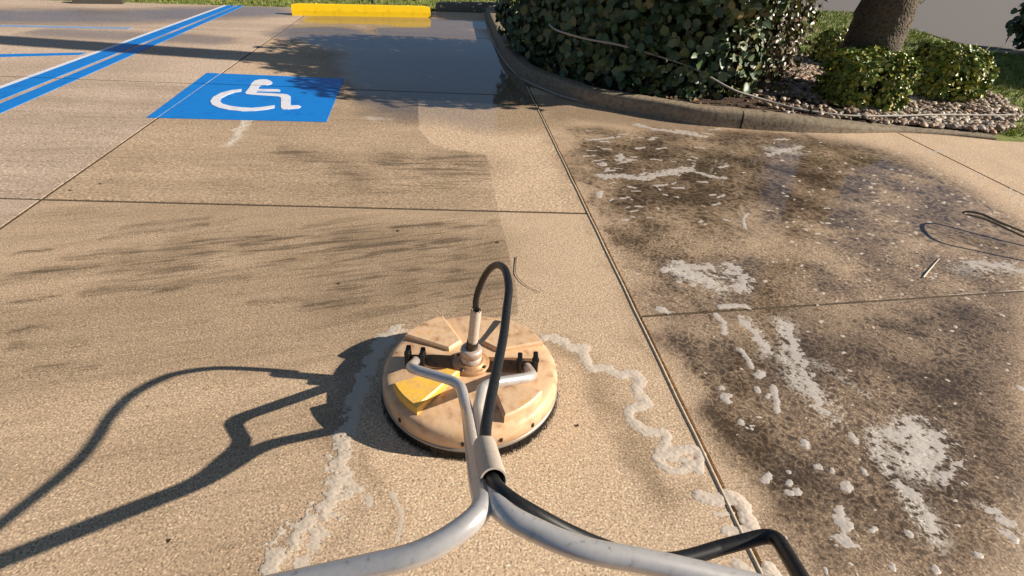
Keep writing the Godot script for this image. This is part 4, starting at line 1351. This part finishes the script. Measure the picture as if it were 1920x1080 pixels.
	tag(f3, "patches and blobs of drying white soap foam scattered over the wet driveway", "foam", "", "stuff")
	var flecks := []
	while flecks.size() < 280:
		var q := [rng.randf_range(1080, 1920), rng.randf_range(250, 1080)]
		if rng.randf() < 0.5: q = [rng.randf_range(1450, 1920), rng.randf_range(300, 560)]
		if q[0] < 1080 + (q[1] - 300) * 0.5 or q[0] > 1540 + (q[1] - 250) * 4.0: continue
		flecks.append([rng.randf_range(1.2, 3.4), 0.2, 5, [q, [q[0] + rng.randf_range(-3, 4), q[1] + rng.randf_range(-1, 2)]]])
	var f4 := obj("foam_fleck", foam(flecks, DRIVE_Y, 0.0045, 331), m_foam)
	tag(f4, "tiny white flecks of soap foam dotted over the wet driveway", "foam", "", "stuff")
	# white water line over the hedge and the bed
	var m_rope := mat(Color(0.66, 0.64, 0.60), 0.65)
	var mb := MB.new()
	var pts := []
	for q in [[1960, 215, 0.05], [1860, 216, 0.05], [1760, 215, 0.06], [1680, 217, 0.07], [1600, 217, 0.08], [1545, 212, 0.09], [1500, 205, 0.10], [1450, 192, 0.13], [1410, 180, 0.17], [1370, 166, 0.22], [1300, 128, 0.34], [1230, 104, 0.41], [1160, 84, 0.47], [1100, 73, 0.50], [1045, 57, 0.55], [1030, 46, 0.55]]:
		pts.append(G(q[0], q[1], q[2]))
	tube(mb, smooth_path(pts, 6), 0.008, 8)
	tag(obj("garden_hose", mb.mesh(), m_rope), "thin white hose crossing the rock bed and hanging over the hedge", "hose")
	mb = MB.new()
	pts = []
	for q in [[905, 20], [915, 50], [930, 88], [944, 112], [960, 131], [985, 151], [1020, 167], [1060, 182], [1110, 194], [1150, 201]]: pts.append(G(q[0], q[1], 0.014))
	tube(mb, smooth_path(pts, 6), 0.008, 8)
	tag(obj("garden_hose", mb.mesh(), m_rope), "thin white hose lying in the gutter along the kerb's foot", "hose")
	# looped dark hose on the driveway
	mb = MB.new()
	pts = []
	for q in [[2010, 475, 0.07], [1935, 441, 0.11], [1900, 427, 0.125], [1870, 415, 0.13], [1845, 403, 0.125], [1825, 398, 0.11], [1812, 397, 0.095], [1806, 399, 0.08], [1815, 402, 0.07], [1850, 412, 0.065], [1890, 430, 0.05], [1960, 462, 0.02], [2030, 492, 0.008]]: pts.append(G(q[0], q[1], q[2] + DRIVE_Y))
	tube(mb, smooth_path(pts, 8), 0.006, 10)
	tag(obj("water_hose", mb.mesh(), mat(Color(0.44, 0.40, 0.33), 0.5)), "loop of thin brown hose rising off the wet driveway", "hose")
	# twigs
	mb = MB.new()
	pts = []
	for q in [[969, 481], [967, 500], [968, 515], [980, 530], [995, 540], [1012, 549]]: pts.append(G(q[0], q[1], 0.004))
	tube(mb, smooth_path(pts, 4), 0.0018, 5, 0.0008)
	tag(obj("twig", mb.mesh(), mat(Color(0.36, 0.29, 0.20), 0.8)), "thin curved brown twig lying on the cleaned strip beyond the cleaner", "twig")
	mb = MB.new()
	pts = []
	for q in [[1731, 520], [1745, 503], [1761, 485]]: pts.append(G(q[0], q[1], 0.004 + DRIVE_Y))
	tube(mb, smooth_path(pts, 4), 0.0045, 6, 0.002)
	tag(obj("twig", mb.mesh(), mat(Color(0.90, 0.84, 0.74), 0.8)), "straight pale stick lying on the wet driveway", "twig")
	# sign post behind the yellow wheel stop
	var post := thing("sign_post", "short grey metal stake standing in the grass behind the yellow wheel stop", "post", G(699, 8))
	mb = MB.new()
	box(mb, Vector3(0, 0.2, 0), Vector3(0.025, 0.25, 0.012), Basis.IDENTITY, 0.004)
	obj("pole", mb.mesh(), mat(Color(0.46, 0.46, 0.44), 0.5, 0.7), post)
	# dry leaves
	var leaf := leaf_mesh(0.022, 0.011, 0.25, 0.4)
	var lm := mat(Color(0.27, 0.18, 0.10), 0.8)
	for q in [[190, 343], [130, 358], [746, 434], [1295, 232], [1290, 665], [1310, 690], [1318, 705], [1085, 800], [632, 530], [930, 455], [322, 1010], [1185, 590]]:
		var on_drive: bool = q[0] > 1180
		var o := obj("dry_leaf", leaf, lm)
		o.transform = Transform3D(Basis.from_euler(Vector3(0.1, rng.randf() * TAU, 0.1)).scaled(Vector3.ONE * (1.0 if q[1] > 500 else 1.6)), G(q[0], q[1], 0.0025 + (DRIVE_Y if on_drive else 0.0)))
		tag(o, "small curled brown dry leaf lying on the concrete", "leaf", "dry leaves on the concrete")
